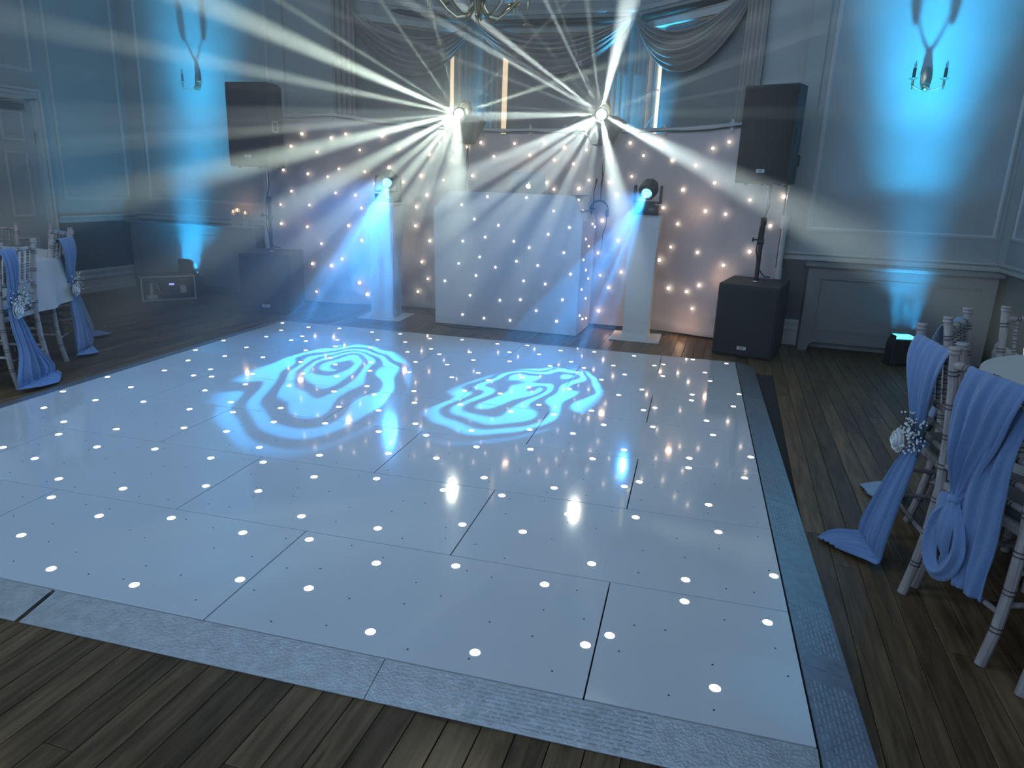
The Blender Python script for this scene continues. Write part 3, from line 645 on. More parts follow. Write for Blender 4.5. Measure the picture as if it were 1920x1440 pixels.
# ------------------------------------------------------------------ star cloth backdrop
def BY(X):
    return interp(X, [-7.3, -6.6, -6.2, -5.5, -3.0, -2.4, -1.7], [-.24, -.20, -.16, .0, .0, -.14, -.17])
def BZ(X):
    return interp(X, [-7.2, -6.25, -5.8, -4.5, -2.8, -1.8], [1.955, 1.975, 1.92, 1.865, 1.895, 1.975])
bd = thing('star_cloth_backdrop', 'long off-white star cloth on pipes with warm fairy lights behind the booth', 'backdrop', (-4.5, 0, 0))
def clothf(u, v):
    X = -7.13 + 5.30 * u; z = .02 + (BZ(X) - .04) * v
    w = .006 * math.sin(X * 31 + 2 * math.sin(z * 2)) * (1 - .4 * v) + .010 * math.sin(X * 9 + z * 3)
    w += .012 * math.sin(z * 38 + 3 * math.sin(X * 2.1)) * max(0, 1 - z / .45)
    e = min(1, (X + 7.13) / .5); w += .012 * (1 - e) * math.sin((z - X) * 26) if e < 1 else 0
    e = min(1, (-1.83 - X) / .4); w += .012 * (1 - e) * math.sin((z + X) * 30) if e < 1 else 0
    return (X + 4.5, BY(X) + w * .7, z)
cl = MB().grid(clothf, 260, 60).build('cloth', M_cloth, bd, smooth=True)
ledm = {}
for j, rr in enumerate((.0105, .0125, .0150)):
    ledm[j] = MB().sph((0, 0, 0), rr, 8, 6).mesh('led_light', M_led, smooth=True)
rl = random.Random(5)
for X, Y, z in BACK_LEDS:
    link('led_light', ledm[rl.choice((0, 0, 1, 1, 2))], bd, (X + 4.5, Y - .012, z))
# frame
def pipe_path(x0, x1, n=10):
    return [(x0 + (x1 - x0) * i / n + 4.5, BY(x0 + (x1 - x0) * i / n) - .01, BZ(x0 + (x1 - x0) * i / n) + .012) for i in range(n + 1)]
MB().tube(pipe_path(-7.2, -4.35, 14), .014, 8).build('top_pipe', M_pipe, bd, smooth=True)
MB().tube(pipe_path(-4.45, -1.8, 14), .018, 8).build('top_pipe', M_pipe, bd, smooth=True)
MB().tube([(a, b - .02, c - .02 + .008 * math.sin(a * 9)) for a, b, c in pipe_path(-7.1, -1.9, 40)], .006, 5).build('lead_cable', M_cable, bd)
for X in (-6.75, -6.35, -5.62, -4.75, -4.25, -3.9, -2.95, -2.35):
    MB().tube([(X + 4.5 - .03, BY(X) - .01, BZ(X) + .012), (X + 4.5 + .03, BY(X) - .01, BZ(X) + .012)], .026, 8).box(X + 4.5 - .012, X + 4.5 + .012, BY(X) - .03, BY(X) + .01, BZ(X) - .04, BZ(X) + .06).build('pipe_clamp', M_pipe, bd)
for X in (-7.17, -1.80):
    y = BY(X) - .02; xx = X + 4.5
    MB().tube([(xx, y, .01), (xx, y, 1.15)], .025, 10).tube([(xx, y, 1.13), (xx, y, 2.03)], .019, 10).build('upright', M_pipe, bd, smooth=True)
    MB().tube([(xx, y, 1.07), (xx, y, 1.19)], .036, 10).tube([(xx, y, .62), (xx, y, .72)], .034, 10).build('collar', M_pipe, bd, smooth=True)
    MB().box(xx - .05, xx + .05, y - .045, y - .005, 1.90, 1.935).box(xx + .01, xx + .045, y - .03, y + .01, 1.86, 2.12).build('hook_bracket', M_pipe, bd)
    MB().box(xx - .045, xx + .045, y - .17, y + .1, 0, .012).build('foot_plate', M_pipe, bd, bevel=.002)
MB().box(2.665, 2.745, BY(-1.8) - .085, BY(-1.8) - .025, 1.60, 1.70).build('cable_connector', M_black, bd, bevel=.008)
MB().tube([(2.70, BY(-1.8) - .055, 1.60), (2.69, BY(-1.8) - .05, 1.3), (2.68, BY(-1.8) - .05, 1.16)], .006, 6).tube([(2.71, BY(-1.8) - .055, 1.69), (2.73, BY(-1.8) - .06, 1.9), (2.72, BY(-1.8) - .03, 2.0)], .006, 6).build('lead_cable', M_pipe, bd)

# ------------------------------------------------------------------ DJ booth
bt = thing('dj_booth', 'white starlit booth with cut-off top corners at the head of the dance floor', 'booth', (-4.255, -.66, 0))
fp = [(-.715, .01), (.715, .01), (.715, 1.065), (.625, 1.285), (-.585, 1.285), (-.745, 1.115)]
MB().prism(fp, 0, .018, 'y').build('front_panel', M_white, bt, bevel=.003)
# right side: vertical cheek and the slanting one above it
MB().box(.697, .715, .018, .62, .01, 1.065).build('side_panel', M_white, bt)
MB().prism([(.715, 1.065), (.625, 1.285), (.607, 1.285), (.697, 1.062)], .018, .60, 'y').build('side_panel', M_white, bt)
MB().box(-.715, -.697, .018, .60, .01, 1.10).build('side_panel', M_white, bt)
MB().prism([(-.585, 1.285), (-.745, 1.115), (-.727, 1.108), (-.567, 1.285)], .018, .60, 'y').build('side_panel', M_white, bt)
MB().box(-.69, .69, .03, .60, 1.14, 1.16).build('shelf', M_black, bt)
MB().box(.600, .64, .0, .60, 1.285, 1.291).build('top_edge', M_cable, bt)
m_bl = MB().sph((0, 0, 0), .0095, 8, 6).mesh('led_light', M_led2, smooth=True)
for X, z in BOOTH_LEDS: link('led_light', m_bl, bt, (X + 4.255, -.003, z))
for Y, z in SIDE_LEDS:
    yy = min(.58, max(.03, Y + .66))
    xx = .718 if z < 1.065 else .718 - (z - 1.065) * .41
    link('led_light', m_bl, bt, (xx, yy, z))
cb = MB().tube([(-.70, -.02, .006), (-.55, -.10, .006), (-.40, -.14, .006), (-.2, -.08, .006), (-.05, .02, .006)], .006, 6)
tag(cb.build('power_cable', M_cable, loc=(-4.255, -.66, 0)), 'thin black cable lying along the foot of the white booth', 'cable')
tag(MB().tube([(-3.52, -.05, .007), (-3.35, -.12, .007), (-3.15, -.06, .007), (-2.95, -.20, .007), (-2.75, -.16, .007)], .008, 6).build('power_cable', M_cable), 'black cable on the floor between the booth and the right plinth', 'cable')
tag(MB().tube([(-5.30, -.10, .007), (-5.15, -.25, .007), (-5.0, -.22, .007)], .008, 6).build('power_cable', M_cable), 'black cable on the floor between the left plinth and the booth', 'cable')

# laptop behind the booth front
lp = thing('laptop', 'pale open laptop with a small lit logo standing on the booth', 'laptop', (-4.12, -.42, 1.16))
MB().box(-.165, .165, .0, .23, 0, .016).build('keyboard_base', M_lap, lp, bevel=.004)
lt = Matrix.Translation((0, 0, .014)) @ Matrix.Rotation(R(12), 4, 'X')
MB().box(-.165, .165, -.008, 0, 0, .315, lt).build('screen_lid', M_lap, lp, bevel=.003)
ap = []
for i in range(40):
    t = 2 * PI * i / 40; r = .021 * (1 + .10 * math.cos(2 * t)); x = r * math.cos(t); z = r * 1.05 * math.sin(t)
    if z > .014: z -= .10 * (.012 - min(.012, abs(x))) * 2
    dx, dz = x - .024, z - .002
    dd = math.hypot(dx, dz)
    if dd < .011: x, z = .024 + dx / dd * .011, .002 + dz / dd * .011
    ap.append((x, z))
lg = MB().prism(ap, -.0095, -.0078, 'y').prism([(.001, .024), (.009, .031), (.010, .036), (.003, .032)], -.0095, -.0078, 'y')
lg.v = [tuple(lt @ (Vector(v) + Vector((0, 0, .185)))) for v in lg.v]
lg.build('lid_logo', M_logo, lp)

# headphones hanging from a gooseneck at the right rear of the booth
gn = thing('gooseneck_lamp', 'thin black gooseneck standing up from the right rear of the booth', 'lamp', (-3.56, -.12, 1.16))
MB().tube([(0, 0, 0), (.005, 0, .08), (.0, 0, .16), (.015, 0, .25)], .006, 6).build('flexible_neck', M_cable, gn, smooth=True)
MB().lathe([(.002, 0), (.022, 0), (.022, .012), (.002, .014)], (0, 0, 0), 12).build('base', M_cable, gn)
MB().tube([(.014, 0, .245), (.02, 0, .285)], .010, 8).build('lamp_head', M_cable, gn)
hp = thing('headphones', 'black headphones hung at the right rear corner of the booth', 'headphones', (-3.49, -.16, 1.13))
MB().tube([(-.085 * math.cos(PI * i / 12), 0, .085 * math.sin(PI * i / 12) + .03) for i in range(13)], .009, 8).build('headband', M_cable, hp, smooth=True)
for s in (-1, 1):
    m = Matrix.Rotation(R(90), 4, 'Y')
    MB().lathe([(.002, -.016), (.034, -.014), (.036, 0), (.030, .014), (.002, .015)], (s * .082, 0, .0), 14, m).build('ear_cup', M_cable, hp, smooth=True)
MB().tube([(.08, 0, -.03), (.07, .02, -.12), (.05, .0, -.2), (.045, .01, -.35)], .004, 5).build('lead', M_cable, hp)

# ------------------------------------------------------------------ plinths with moving heads
def plinth(x, y, rz, label):
    t = thing('plinth', label, 'plinth', (x, y, 0), rz)
    MB().box(-.23, .23, -.22, .22, 0, .012).build('base_plate', M_plinth, t, bevel=.004)
    poly0 = .115; poly1 = .15
    vs = []
    for z, a in ((.012, .125), (.06, .118), (.5, .122), (1.0, .135), (1.13, .142)):
        vs += [(-a, -a, z), (a, -a, z), (a, a, z), (-a, a, z)]
    fs = []
    for i in range(4):
        for k in range(4): fs.append((i * 4 + k, i * 4 + (k + 1) % 4, i * 4 + 4 + (k + 1) % 4, i * 4 + 4 + k))
    MB().add(vs, fs).build('column_sleeve', M_plinth, t, bevel=.004)
    MB().box(-.15, .15, -.15, .15, 1.13, 1.146).build('top_plate', M_plinth, t, bevel=.004)
    return t
plinth(-3.01, -.40, R(2), 'tall white plinth right of the booth carrying a moving head light')
plinth(-5.56, -.56, R(5), 'tall white plinth left of the booth carrying a moving head light')
def moving_head(loc, rz, dirn, label, small):
    t = thing('moving_head_light', label, 'stage light', loc, rz)
    MB().box(-.115, .115, -.10, .10, 0, .012).box(-.105, .105, -.09, .09, .012, .085).build('base', M_black, t, bevel=.008)
    MB().box(-.075, .005, -.092, -.089, .03, .065).build('display', M_grille, t)
    text_mesh('printed_mark', small, .026, M_text, t, Matrix.Translation((.045, -.0925, .05)) @ FRONT, .0006)
    MB().lathe([(.002, 0), (.07, 0), (.07, .015), (.002, .015)], (0, 0, .085), 20).build('turntable', M_black, t)
    for s in (-1, 1):
        MB().prism([(-.05, .10), (.05, .10), (.045, .22), (.025, .255), (-.025, .255), (-.045, .22)], s * .115 - .012, s * .115 + .012, 'x').build('yoke_arm', M_black, t, bevel=.006)
    MB().box(-.12, .12, -.045, .045, .098, .118).build('yoke_base', M_black, t, bevel=.005)
    # tilting head: local -Z is the beam; the lens sits at the lamp position
    q = (Matrix.Rotation(-rz, 3, 'Z') @ Vector(dirn)).to_track_quat('-Z', 'Y').to_matrix().to_4x4()
    c = Matrix.Translation((0, 0, .215)) @ q @ Matrix.Translation((0, 0, .02))
    mb = MB().lathe([(.002, .085), (.045, .083), (.070, .065), (.084, .03), (.086, -.02), (.080, -.065), (.066, -.078), (.05, -.078), (.048, -.066), (.002, -.066)], (0, 0, 0), 8, Matrix.Rotation(R(22.5), 4, 'Z'))
    mb.v = [tuple(c @ Vector(v)) for v in mb.v]; mb.build('head', M_black, t, bevel=.004)
    mb = MB().lathe([(.002, -.066), (.03, -.074), (.044, -.072), (.044, -.068), (.002, -.065)], (0, 0, 0), 24)
    mb.v = [tuple(c @ Vector(v)) for v in mb.v]; mb.build('lens', M_blens, t, smooth=30)
    mb = MB().lathe([(.046, -.076), (.056, -.080), (.056, -.070), (.046, -.070)], (0, 0, 0), 24)
    mb.v = [tuple(c @ Vector(v)) for v in mb.v]; mb.build('lens_ring', M_steel, t, smooth=30)
    return t
for (p, tg, hf, sd), lab in zip(HEADS, ('black moving head light with blue lens on the left plinth', 'black moving head light with blue lens on the right plinth')):
    d = (Vector(tg) - Vector(p)).normalized()
    moving_head((p[0], p[1] + (.02 if p[0] > -4 else -.0), 1.146), R(2), d, lab, 'AO|')

# ------------------------------------------------------------------ multi-beam effect lights clamped to the backdrop pipe
def effect_light(p, s, label):
    t = thing('beam_effect_light', label, 'stage light', p)
    # p is the lens centre
    body = MB().prism([(-.20, -.045), (-.12, -.005), (.14, -.005), (.215, -.05), (.09, -.265), (-.075, -.265)], .03, .23, 'y')
    body.build('housing', M_cab, t, bevel=.008)
    MB().sph((0, .03, 0), .044, 16, 10).build('lens_dome', M_lens, t, smooth=True)
    MB().lathe([(.046, -.01), (.062, -.01), (.068, .012), (.055, .02), (.046, .02)], (0, .03, 0), 20, Matrix.Rotation(R(90), 4, 'X')).build('lens_ring', M_black, t, smooth=30)
    MB().tube([(-.05, .13, -.02), (-.045, .13, .07), (-.02, .13, .11), (.02, .13, .11), (.05, .13, .07), (.055, .13, -.02)], .012, 8).build('hanging_bracket', M_black, t, smooth=True)
    MB().prism([(-.055, .0), (.06, .0), (.06, .09), (.045, .135), (-.03, .14), (-.055, .10)], .15, .21, 'y').build('cooling_hood', M_black, t, bevel=.01)
    MB().box(-.025, .025, .22, .29, -.15, -.09).build('pipe_clamp', M_black, t, bevel=.004)
    MB().tube([(.02, .2, -.26), (.025, .2, -.36), (.01, .2, -.46), (.022, .2, -.56), (.012, .2, -.70)], .0045, 5).tube([(.035, .2, -.26), (.03, .2, -.34), (.035, .2, -.48), (.01, .2, -.6), (.018, .2, -.76)], .004, 5).build('hanging_cable', M_cable, t)
    return t
effect_light(LPOS['L'], -1, 'black wedge effect light throwing white beams from the left part of the cloth pipe')
effect_light(LPOS['R'], 1, 'black wedge effect light throwing white beams right of centre on the cloth pipe')

# ------------------------------------------------------------------ loudspeakers
def sub(loc, rz, W, H, D, label):
    t = thing('subwoofer', label, 'speaker', loc, rz)
    MB().box(-W / 2, W / 2, -D + .02, 0, .012, H).build('cabinet', M_cab, t, bevel=.008)
    MB().box(-W / 2 + .012, W / 2 - .012, -D, -D + .022, .03, H - .022).build('grille', M_grille, t, bevel=.006)
    for sx in (-1, 1):
        for yy in (-D + .06, -.06): MB().lathe([(.002, 0), (.02, 0), (.022, .012), (.002, .012)], (sx * (W / 2 - .05), yy, 0), 10).build('foot', M_cable, t)
    MB().lathe([(.002, 0), (.032, 0), (.030, .008), (.002, .008)], (0, -D / 2, H), 16).build('pole_socket', M_steel, t)
    MB().box(-.038, .038, -D - .004, -D, .075, .103).build('badge', M_text, t)
    text_mesh('badge_lettering', 'FBT', .026, M_cable, t, Matrix.Translation((0, -D - .0045, .089)) @ FRONT, .0006)
    for sx in (-1, 1):
        MB().box(sx * W / 2 - .003, sx * W / 2 + .003, -D / 2 - .07, -D / 2 + .07, H * .66, H * .72).build('side_handle', M_cable, t)
    MB().tube([(0, -D / 2, H + .008), (0, -D / 2, H + .03)], .024, 10).build('pole_lock', M_black, t)
    return t
def spk_pole(loc, z0, z1, label):
    t = thing('speaker_pole', label, 'pole', (loc[0], loc[1], z0)); h = z1 - z0
    MB().tube([(0, 0, 0), (0, 0, h * .62)], .0185, 12).build('lower_tube', M_black, t, smooth=30)
    MB().tube([(0, 0, h * .55), (0, 0, h)], .0145, 12).build('upper_tube', M_steel, t, smooth=30)
    MB().tube([(0, 0, h * .58), (0, 0, h * .66)], .025, 12).build('collar', M_black, t, smooth=30)
    MB().tube([(-.02, -.01, h * .42), (-.065, -.02, h * .42)], .007, 6).lathe([(.002, -.008), (.018, -.008), (.018, .008), (.002, .008)], (-.068, -.022, h * .42), 8, Matrix.Rotation(R(90), 4, 'Y')).tube([(-.024, 0, h * .40), (.024, 0, h * .40)], .026, 8).build('clamp_knob', M_black, t)
    MB().tube([(.02, -.02, h), (.03, -.025, h * .8), (-.022, -.02, h * .55), (-.03, -.02, h * .3), (.01, -.03, h * .1), (.06, -.03, .02), (.11, .0, .015)], .006, 6).build('speaker_cable', M_cable, t, smooth=True)
    return t
def topspk(loc, rz, W, H, D, label):
    t = thing('loudspeaker', label, 'speaker', loc, rz)
    poly = [(-W / 2, 0), (W / 2, 0), (W / 2 + .0, D * .45), (W / 2 - .10, D), (-W / 2 + .10, D), (-W / 2, D * .45)]
    MB().prism(poly, 0, H, 'z').build('cabinet', M_cab, t, bevel=.010)
    g = MB().grid(lambda u, v: ((u - .5) * (W - .03), -.008 - .018 * math.sin(PI * u), .02 + v * (H - .04)), 10, 2)
    g.build('grille', M_grille, t, smooth=True)
    MB().box(-.034, .034, -.0315, -.026, .085, .112).build('badge', M_text, t)
    text_mesh('badge_lettering', 'FBT', .025, M_cable, t, Matrix.Translation((0, -.0322, .0985)) @ FRONT, .0006)
    for sx in (-1, 1):
        hb = MB(); x = sx * W / 2
        hb.box(x - .006, x + .006, .05, .15, H * .42, H * .44).box(x - .006, x + .006, .05, .15, H * .54, H * .56).box(x - .006, x + .006, .05, .065, H * .42, H * .56).box(x - .006, x + .006, .135, .15, H * .42, H * .56)
        hb.build('handle', M_steel if sx > 0 and loc[0] < -5 else M_black, t)
        MB().box(x - .004 * 1, x + .004, .065, .135, H * .44, H * .54).build('handle_recess', M_cable, t)
        for yy in (.05, D - .07): MB().lathe([(.002, -.012), (.014, -.012), (.016, 0), (.002, 0)], (sx * (W / 2 - .12 if yy > .1 else W / 2 - .08), yy, 0), 8).build('rubber_foot', M_cable, t)
    MB().lathe([(.002, -.01), (.03, -.01), (.03, 0), (.002, 0)], (0, D / 2, 0), 12).build('pole_cup', M_black, t)
    return t
sub((-2.055 + .68 * math.sin(R(10)), -.862 + .68 * math.cos(R(10)), 0), R(-10), .50, .625, .68, 'large black subwoofer on the floor at the right end of the star cloth')
sub((-6.665 - .60 * math.sin(R(20)), -1.035 + .60 * math.cos(R(20)), 0), R(20), .50, .605, .60, 'black subwoofer sunk in blue haze at the left end of the star cloth')
spk_pole((-2.055 + .34 * math.sin(R(10)), -.862 + .34 * math.cos(R(10))), .655, 1.435, 'black pole standing on the right subwoofer')
spk_pole((-6.665 - .30 * math.sin(R(20)), -1.035 + .30 * math.cos(R(20))), .635, 1.425, 'black pole standing on the left subwoofer')
def place_top(px, py, rz, W, H, D, z, label):
    # pole centre -> front centre
    x = px + math.sin(rz) * D / 2; y = py - math.cos(rz) * D / 2
    topspk((x, y, z), rz, W, H, D, label)
place_top(-2.055 + .34 * math.sin(R(10)), -.862 + .34 * math.cos(R(10)), R(-22), .44, .76, .40, 1.445, 'black loudspeaker on a pole in front of the right panelled wall')
place_top(-6.72 - .30 * math.sin(R(20)), -1.035 + .30 * math.cos(R(20)), R(2), .46, .77, .40, 1.435, 'black loudspeaker on a pole beside the left blue-lit wall')

# ------------------------------------------------------------------ uplighters
def uplighter(loc, rz, label, door=False):
    t = thing('uplighter', label, 'stage light', loc, rz)
    MB().prism([(-.095, .02), (.095, .02), (.098, .17), (.082, .235), (-.082, .235), (-.098, .17)], -.07, .07, 'y').build('housing', M_black, t, bevel=.01)
    MB().box(-.07, .07, -.052, .045, .236, .262).build('lens', M_uplens, t, bevel=.003)
    MB().box(-.078, .078, .047, .055, .234, .268).box(-.078, -.072, -.055, .047, .234, .262).box(.072, .078, -.055, .047, .234, .262).build('lens_hood', M_black, t)
    MB().box(-.10, -.06, -.08, .08, 0, .02).build('foot', M_black, t, bevel=.004)
    MB().box(.06, .10, -.08, .08, 0, .02).build('foot', M_black, t, bevel=.004)
    if door:
        pr = [(-.10, .10), (.10, .10), (.10, .36), (.075, .405), (.03, .422), (-.05, .428), (-.10, .42)]
        MB().prism(pr, -.085, -.078, 'y').build('barn_door', M_black, t)
    return t
uplighter((-.765, -.50, 0), R(12), 'small black LED uplighter glowing blue before the right radiator cover')
uplighter((-8.07, -.46, 0), R(22), 'small dark LED uplighter with raised flap behind the haze machine case', True)

# ------------------------------------------------------------------ haze machine in its open case
hc = thing('equipment_case', 'open metal-edged equipment case on the floor by the left wall', 'case', (-8.055, -.825, 0), R(52))
W, D, H = .265, .36, .265
M_case = mat('dark_laminate', (.06, .065, .07), .5)
MB().box(-W, W, 0, D, .0, .012).build('bottom_board', M_case, hc)
MB().box(-W, W, D - .01, D, .012, H).build('back_board', M_case, hc)
for s in (-1, 1): MB().box(s * W - .006, s * W + .006, 0, D, .0, H).build('side_board', M_case, hc)
ed = MB(); e = .008
for (x0, x1, y0, y1, z0, z1) in ((-W, W, -e, e, 0, .014), (-W, W, -e, e, H - .014, H), (-W - e, -W + e, -e, e, 0, H), (W - e, W + e, -e, e, 0, H), (-W - e, -W + e, 0, D, H - .014, H), (W - e, W + e, 0, D, H - .014, H), (-W, W, D - e, D + e, H - .014, H)):
    ed.box(x0, x1, y0, y1, z0, z1)
ed.build('metal_edging', M_alu, hc, bevel=.002, seg=1)
hm = thing('haze_machine', 'black haze machine with small lit display inside the open case', 'haze machine', (hc.location.x, hc.location.y, .012), R(52))
MB().box(-.05, .245, .03, .30, 0, .20).build('housing', M_black, hm, bevel=.006)
MB().box(.01, .06, .026, .031, .15, .168).build('display', M_screen, hm)
MB().box(.12, .18, .026, .031, .06, .13).box(.12, .17, .026, .031, .135, .145).build('rating_label', M_text, hm)
MB().lathe([(.002, 0), (.06, 0), (.062, .02), (.055, .03), (.055, .035), (.002, .036)], (-.16, .10, 0), 18).build('fluid_tray', M_pipe, hm, smooth=30)
MB().tube([(-.16, .10, .03), (-.16, .10, .17)], .016, 10).build('fluid_bottle', M_pipe, hm, smooth=30)
MB().tube([(-.15, .09, .17), (-.11, .08, .15), (-.07, .06, .06), (-.05, .05, .04)], .004, 5).build('fluid_hose', M_pipe, hm)

# ------------------------------------------------------------------ candle vases on the left radiator cover
for i, (x, y, h, lab) in enumerate(((-7.70, -.13, .17, 'leftmost small glass candle vase on the left radiator cover'), (-7.625, -.15, .19, 'middle glass candle vase with the brightest flame on the left radiator cover'), (-7.555, -.11, .16, 'rightmost glass candle vase on the left radiator cover'))):
    t = thing('candle_vase', lab, 'candle', (x, y, .79))
    MB().lathe([(.002, 0), (.031, 0), (.031, h), (.029, h), (.029, .004), (.002, .004)], (0, 0, 0), 16).build('glass_cylinder', M_clear, t, smooth=30)
    MB().lathe([(.002, h - .05), (.024, h - .05), (.026, h - .03), (.002, h - .028)], (0, 0, 0), 14).build('floating_candle', M_wax, t)
    MB().lathe([(.001, h - .026), (.007, h - .018), (.006, h - .004), (.001, h + .008)], (0, 0, 0), 10).build('flame', M_flame, t, smooth=True)
point('candle_glow', (-7.625, -.17, .99), CAND_P, (1.0, .55, .28), .02)

# ------------------------------------------------------------------ wall sconces
def sconce(x, z, label):
    t = thing('wall_sconce', label, 'wall light', (x, 0, z))
    MB().lathe([(.002, 0), (.035, 0), (.045, .012), (.030, .022), (.002, .03)], (0, 0, .05), 16, Matrix.Rotation(R(90), 4, 'X') @ Matrix.Diagonal((1, 2.1, 1, 1))).build('back_plate', M_chrome, t, smooth=True)
    MB().sph((0, -.038, -.02), .034, 14, 10, (1, .9, 1)).build('boss', M_chrome, t, smooth=True)
    for s in (-1, 1):
        a = MB().tube([(0, -.06, -.02), (s * .04, -.08, -.05), (s * .08, -.10, -.035), (s * .11, -.115, -.02), (s * .115, -.12, .0)], .005, 6)
        a.lathe([(.002, -.07), (.006, -.06), (.004, -.045), (.011, -.03), (.008, -.01), (.012, 0)], (s * .115, -.12, .02), 10)
        arm = a.build('arm', M_chrome, t, smooth=True)
        MB().lathe([(.002, 0), (.022, .002), (.036, .010), (.034, .012), (.002, .006)], (s * .115, -.12, .025), 16).build('drip_pan', M_chrome, arm, smooth=True)
        MB().tube([(s * .115, -.12, .03), (s * .115, -.12, .115)], .013, 10).build('candle_sleeve', M_shade, arm, smooth=30)
        MB().lathe([(.003, 0), (.010, .01), (.012, .022), (.006, .042), (.001, .058)], (s * .115, -.12, .115), 10).build('bulb', M_bulb, arm, smooth=True)
    return t
sconce(-.85, 2.29, 'brass twin-arm wall sconce on the right blue-lit wall')
sconce(-8.14, 2.29, 'brass twin-arm wall sconce on the left blue-lit wall')

# ------------------------------------------------------------------ chandelier
ch = thing('chandelier', 'brass multi-arm chandelier hanging at the top of the picture', 'chandelier', (-3.915, -2.5, CEIL))
zb = 2.35 - CEIL
MB().lathe([(.002, zb - .005), (.012, zb), (.02, zb + .02), (.012, zb + .04), (.04, zb + .07), (.055, zb + .11), (.03, zb + .15), (.015, zb + .22), (.03, zb + .30), (.045, zb + .36), (.02, zb + .42), (.008, zb + .46), (.006, -.03), (.05, -.02), (.05, 0), (.002, 0)], (0, 0, 0), 18).build('stem', M_chrome, ch, smooth=True)
for k in range(8):
    t = 2 * PI * (k + .35) / 8; c, s = math.cos(t), math.sin(t)
    prof = [(.03, .13), (.045, .06), (.08, .012), (.13, .005), (.19, .045), (.24, .10), (.285, .125), (.31, .12)]
    a = MB().tube([(r * c, r * s, zb + z) for r, z in prof], .0085, 8)
    a.lathe([(.002, -.075), (.006, -.065), (.004, -.05), (.010, -.03), (.007, -.01), (.012, 0)], (.312 * c, .312 * s, zb + .125), 8)
    arm = a.build('arm', M_chrome, ch, smooth=True)
    MB().lathe([(.002, 0), (.025, .003), (.04, .012), (.038, .015), (.002, .008)], (.312 * c, .312 * s, zb + .125), 14).build('drip_pan', M_chrome, arm, smooth=True)
    MB().tube([(.312 * c, .312 * s, zb + .13), (.312 * c, .312 * s, zb + .22)], .012, 8).build('candle_sleeve', mat('ivory_sleeve', (.5, .46, .38), .5), arm, smooth=30)
    MB().lathe([(.003, 0), (.010, .01), (.013, .025), (.001, .06)], (.312 * c, .312 * s, zb + .22), 8).build('bulb', M_bulb, arm, smooth=True)

# loose wires seen against the bay windows
def wire(pts, label):
    tag(MB().tube(pts, .005, 6).build('loose_wire', M_pipe, smooth=True), label, 'wire')
wire([(-4.98, .80, 2.30), (-5.05, .80, 2.34), (-5.09, .80, 2.28), (-5.06, .80, 2.20), (-4.99, .80, 2.10), (-4.95, .80, 1.95)], 'kinked pale wire by the left bay pier above the cloth pipe')
wire([(-3.12, .72, 2.34), (-3.20, .72, 2.35), (-3.27, .72, 2.28), (-3.22, .72, 2.18), (-3.16, .72, 2.10), (-3.24, .72, 1.98), (-3.30, .72, 1.88)], 'zigzag pale wire by the right bay pier above the cloth pipe')

# ------------------------------------------------------------------ limewashed bamboo-style chairs
def ringed(mb_wood, mb_ring, p0, p1, r0, r1, rings, n=10, rr=1.18):
    pass
def chair_proto():
    t = thing('chiavari_chair', '', 'chair')
    def member(name, pts, r, rings, n=10):
        pts = [Vector(p) for p in pts]
        o = MB().tube(pts, r, n).build(name, M_chair, t, smooth=30)
        seg = [(pts[i + 1] - pts[i]).length for i in range(len(pts) - 1)]; tot = sum(seg); rg = MB()
        for f in rings:
            s = f * tot; i = 0
            while i < len(seg) - 1 and s > seg[i]: s -= seg[i]; i += 1
            d = (pts[i + 1] - pts[i]).normalized(); c = pts[i] + d * s
            rad = (r if not isinstance(r, (list, tuple)) else r[i])
            for off in (-.007, .007):
                rg.tube([c + d * (off - .0022), c + d * (off + .0022)], rad * 1.13, n)
        if rg.v: rg.build('carved_ring', M_ring, o, smooth=30, kind='stuff')
        return o
    for s in (-1, 1):
        x = s * .185
        pts = [(x * 1.06, -.275, 0), (x * 1.05, -.250, .12), (x * 1.02, -.234, .25), (x, -.226, .42), (x, -.238, .6), (x * .99, -.258, .76), (x * .98, -.280, .885)]
        member('back_post', pts, [.0165, .0165, .017, .0175, .017, .0165, .016], (.14, .28, .42, .56, .68, .80, .93))
        MB().lathe([(.002, 0), (.019, 0), (.021, .006), (.017, .012), (.021, .018), (.019, .024), (.002, .026)], (x * .98, -.281, .885), 12).build('post_finial', M_chair, t, smooth=30)
        member('front_leg', [(x * 1.03, .20, 0), (x * 1.02, .20, .2), (x, .195, .42)], .0165, (.12, .3, .55, .8))
        member('side_stretcher', [(x * 1.02, -.238, .2), (x * 1.02, .2, .2)], .009, (.3, .7), 8)
        member('side_stretcher', [(x * 1.02, -.230, .31), (x * 1.02, .198, .31)], .009, (.3, .7), 8)
    for z, y, r in ((.853, -.275, .0125), (.64, -.243, .011), (.565, -.236, .010), (.50, -.231, .010)):
        member('back_rail', [(-.183, y, z), (.183, y, z)], r, (.18, .5, .82), 8)
    for k in range(5):
        x = -.12 + .06 * k
        member('spindle', [(x, -.243, .645), (x, -.273, .848)], .008, (.15, .32, .5, .68, .85), 8)
    member('front_stretcher', [(-.19, .20, .17), (.19, .20, .17)], .009, (.2, .5, .8), 8)
    member('front_stretcher', [(-.19, .20, .28), (.19, .20, .28)], .009, (.2, .5, .8), 8)
    member('back_stretcher', [(-.19, -.242, .17), (.19, -.242, .17)], .009, (.2, .5, .8), 8)
    MB().prism([(-.19, -.228), (.19, -.228), (.205, .21), (-.205, .21)], .415, .445, 'z').build('seat', M_chair, t, bevel=.006)
    MB().prism([(-.18, -.21), (.18, -.21), (.195, .20), (-.195, .20)], .445, .485, 'z').build('seat_cushion', M_cush, t, bevel=.016, seg=3)
    return t
proto = chair_proto(); used = [False]
CH = []
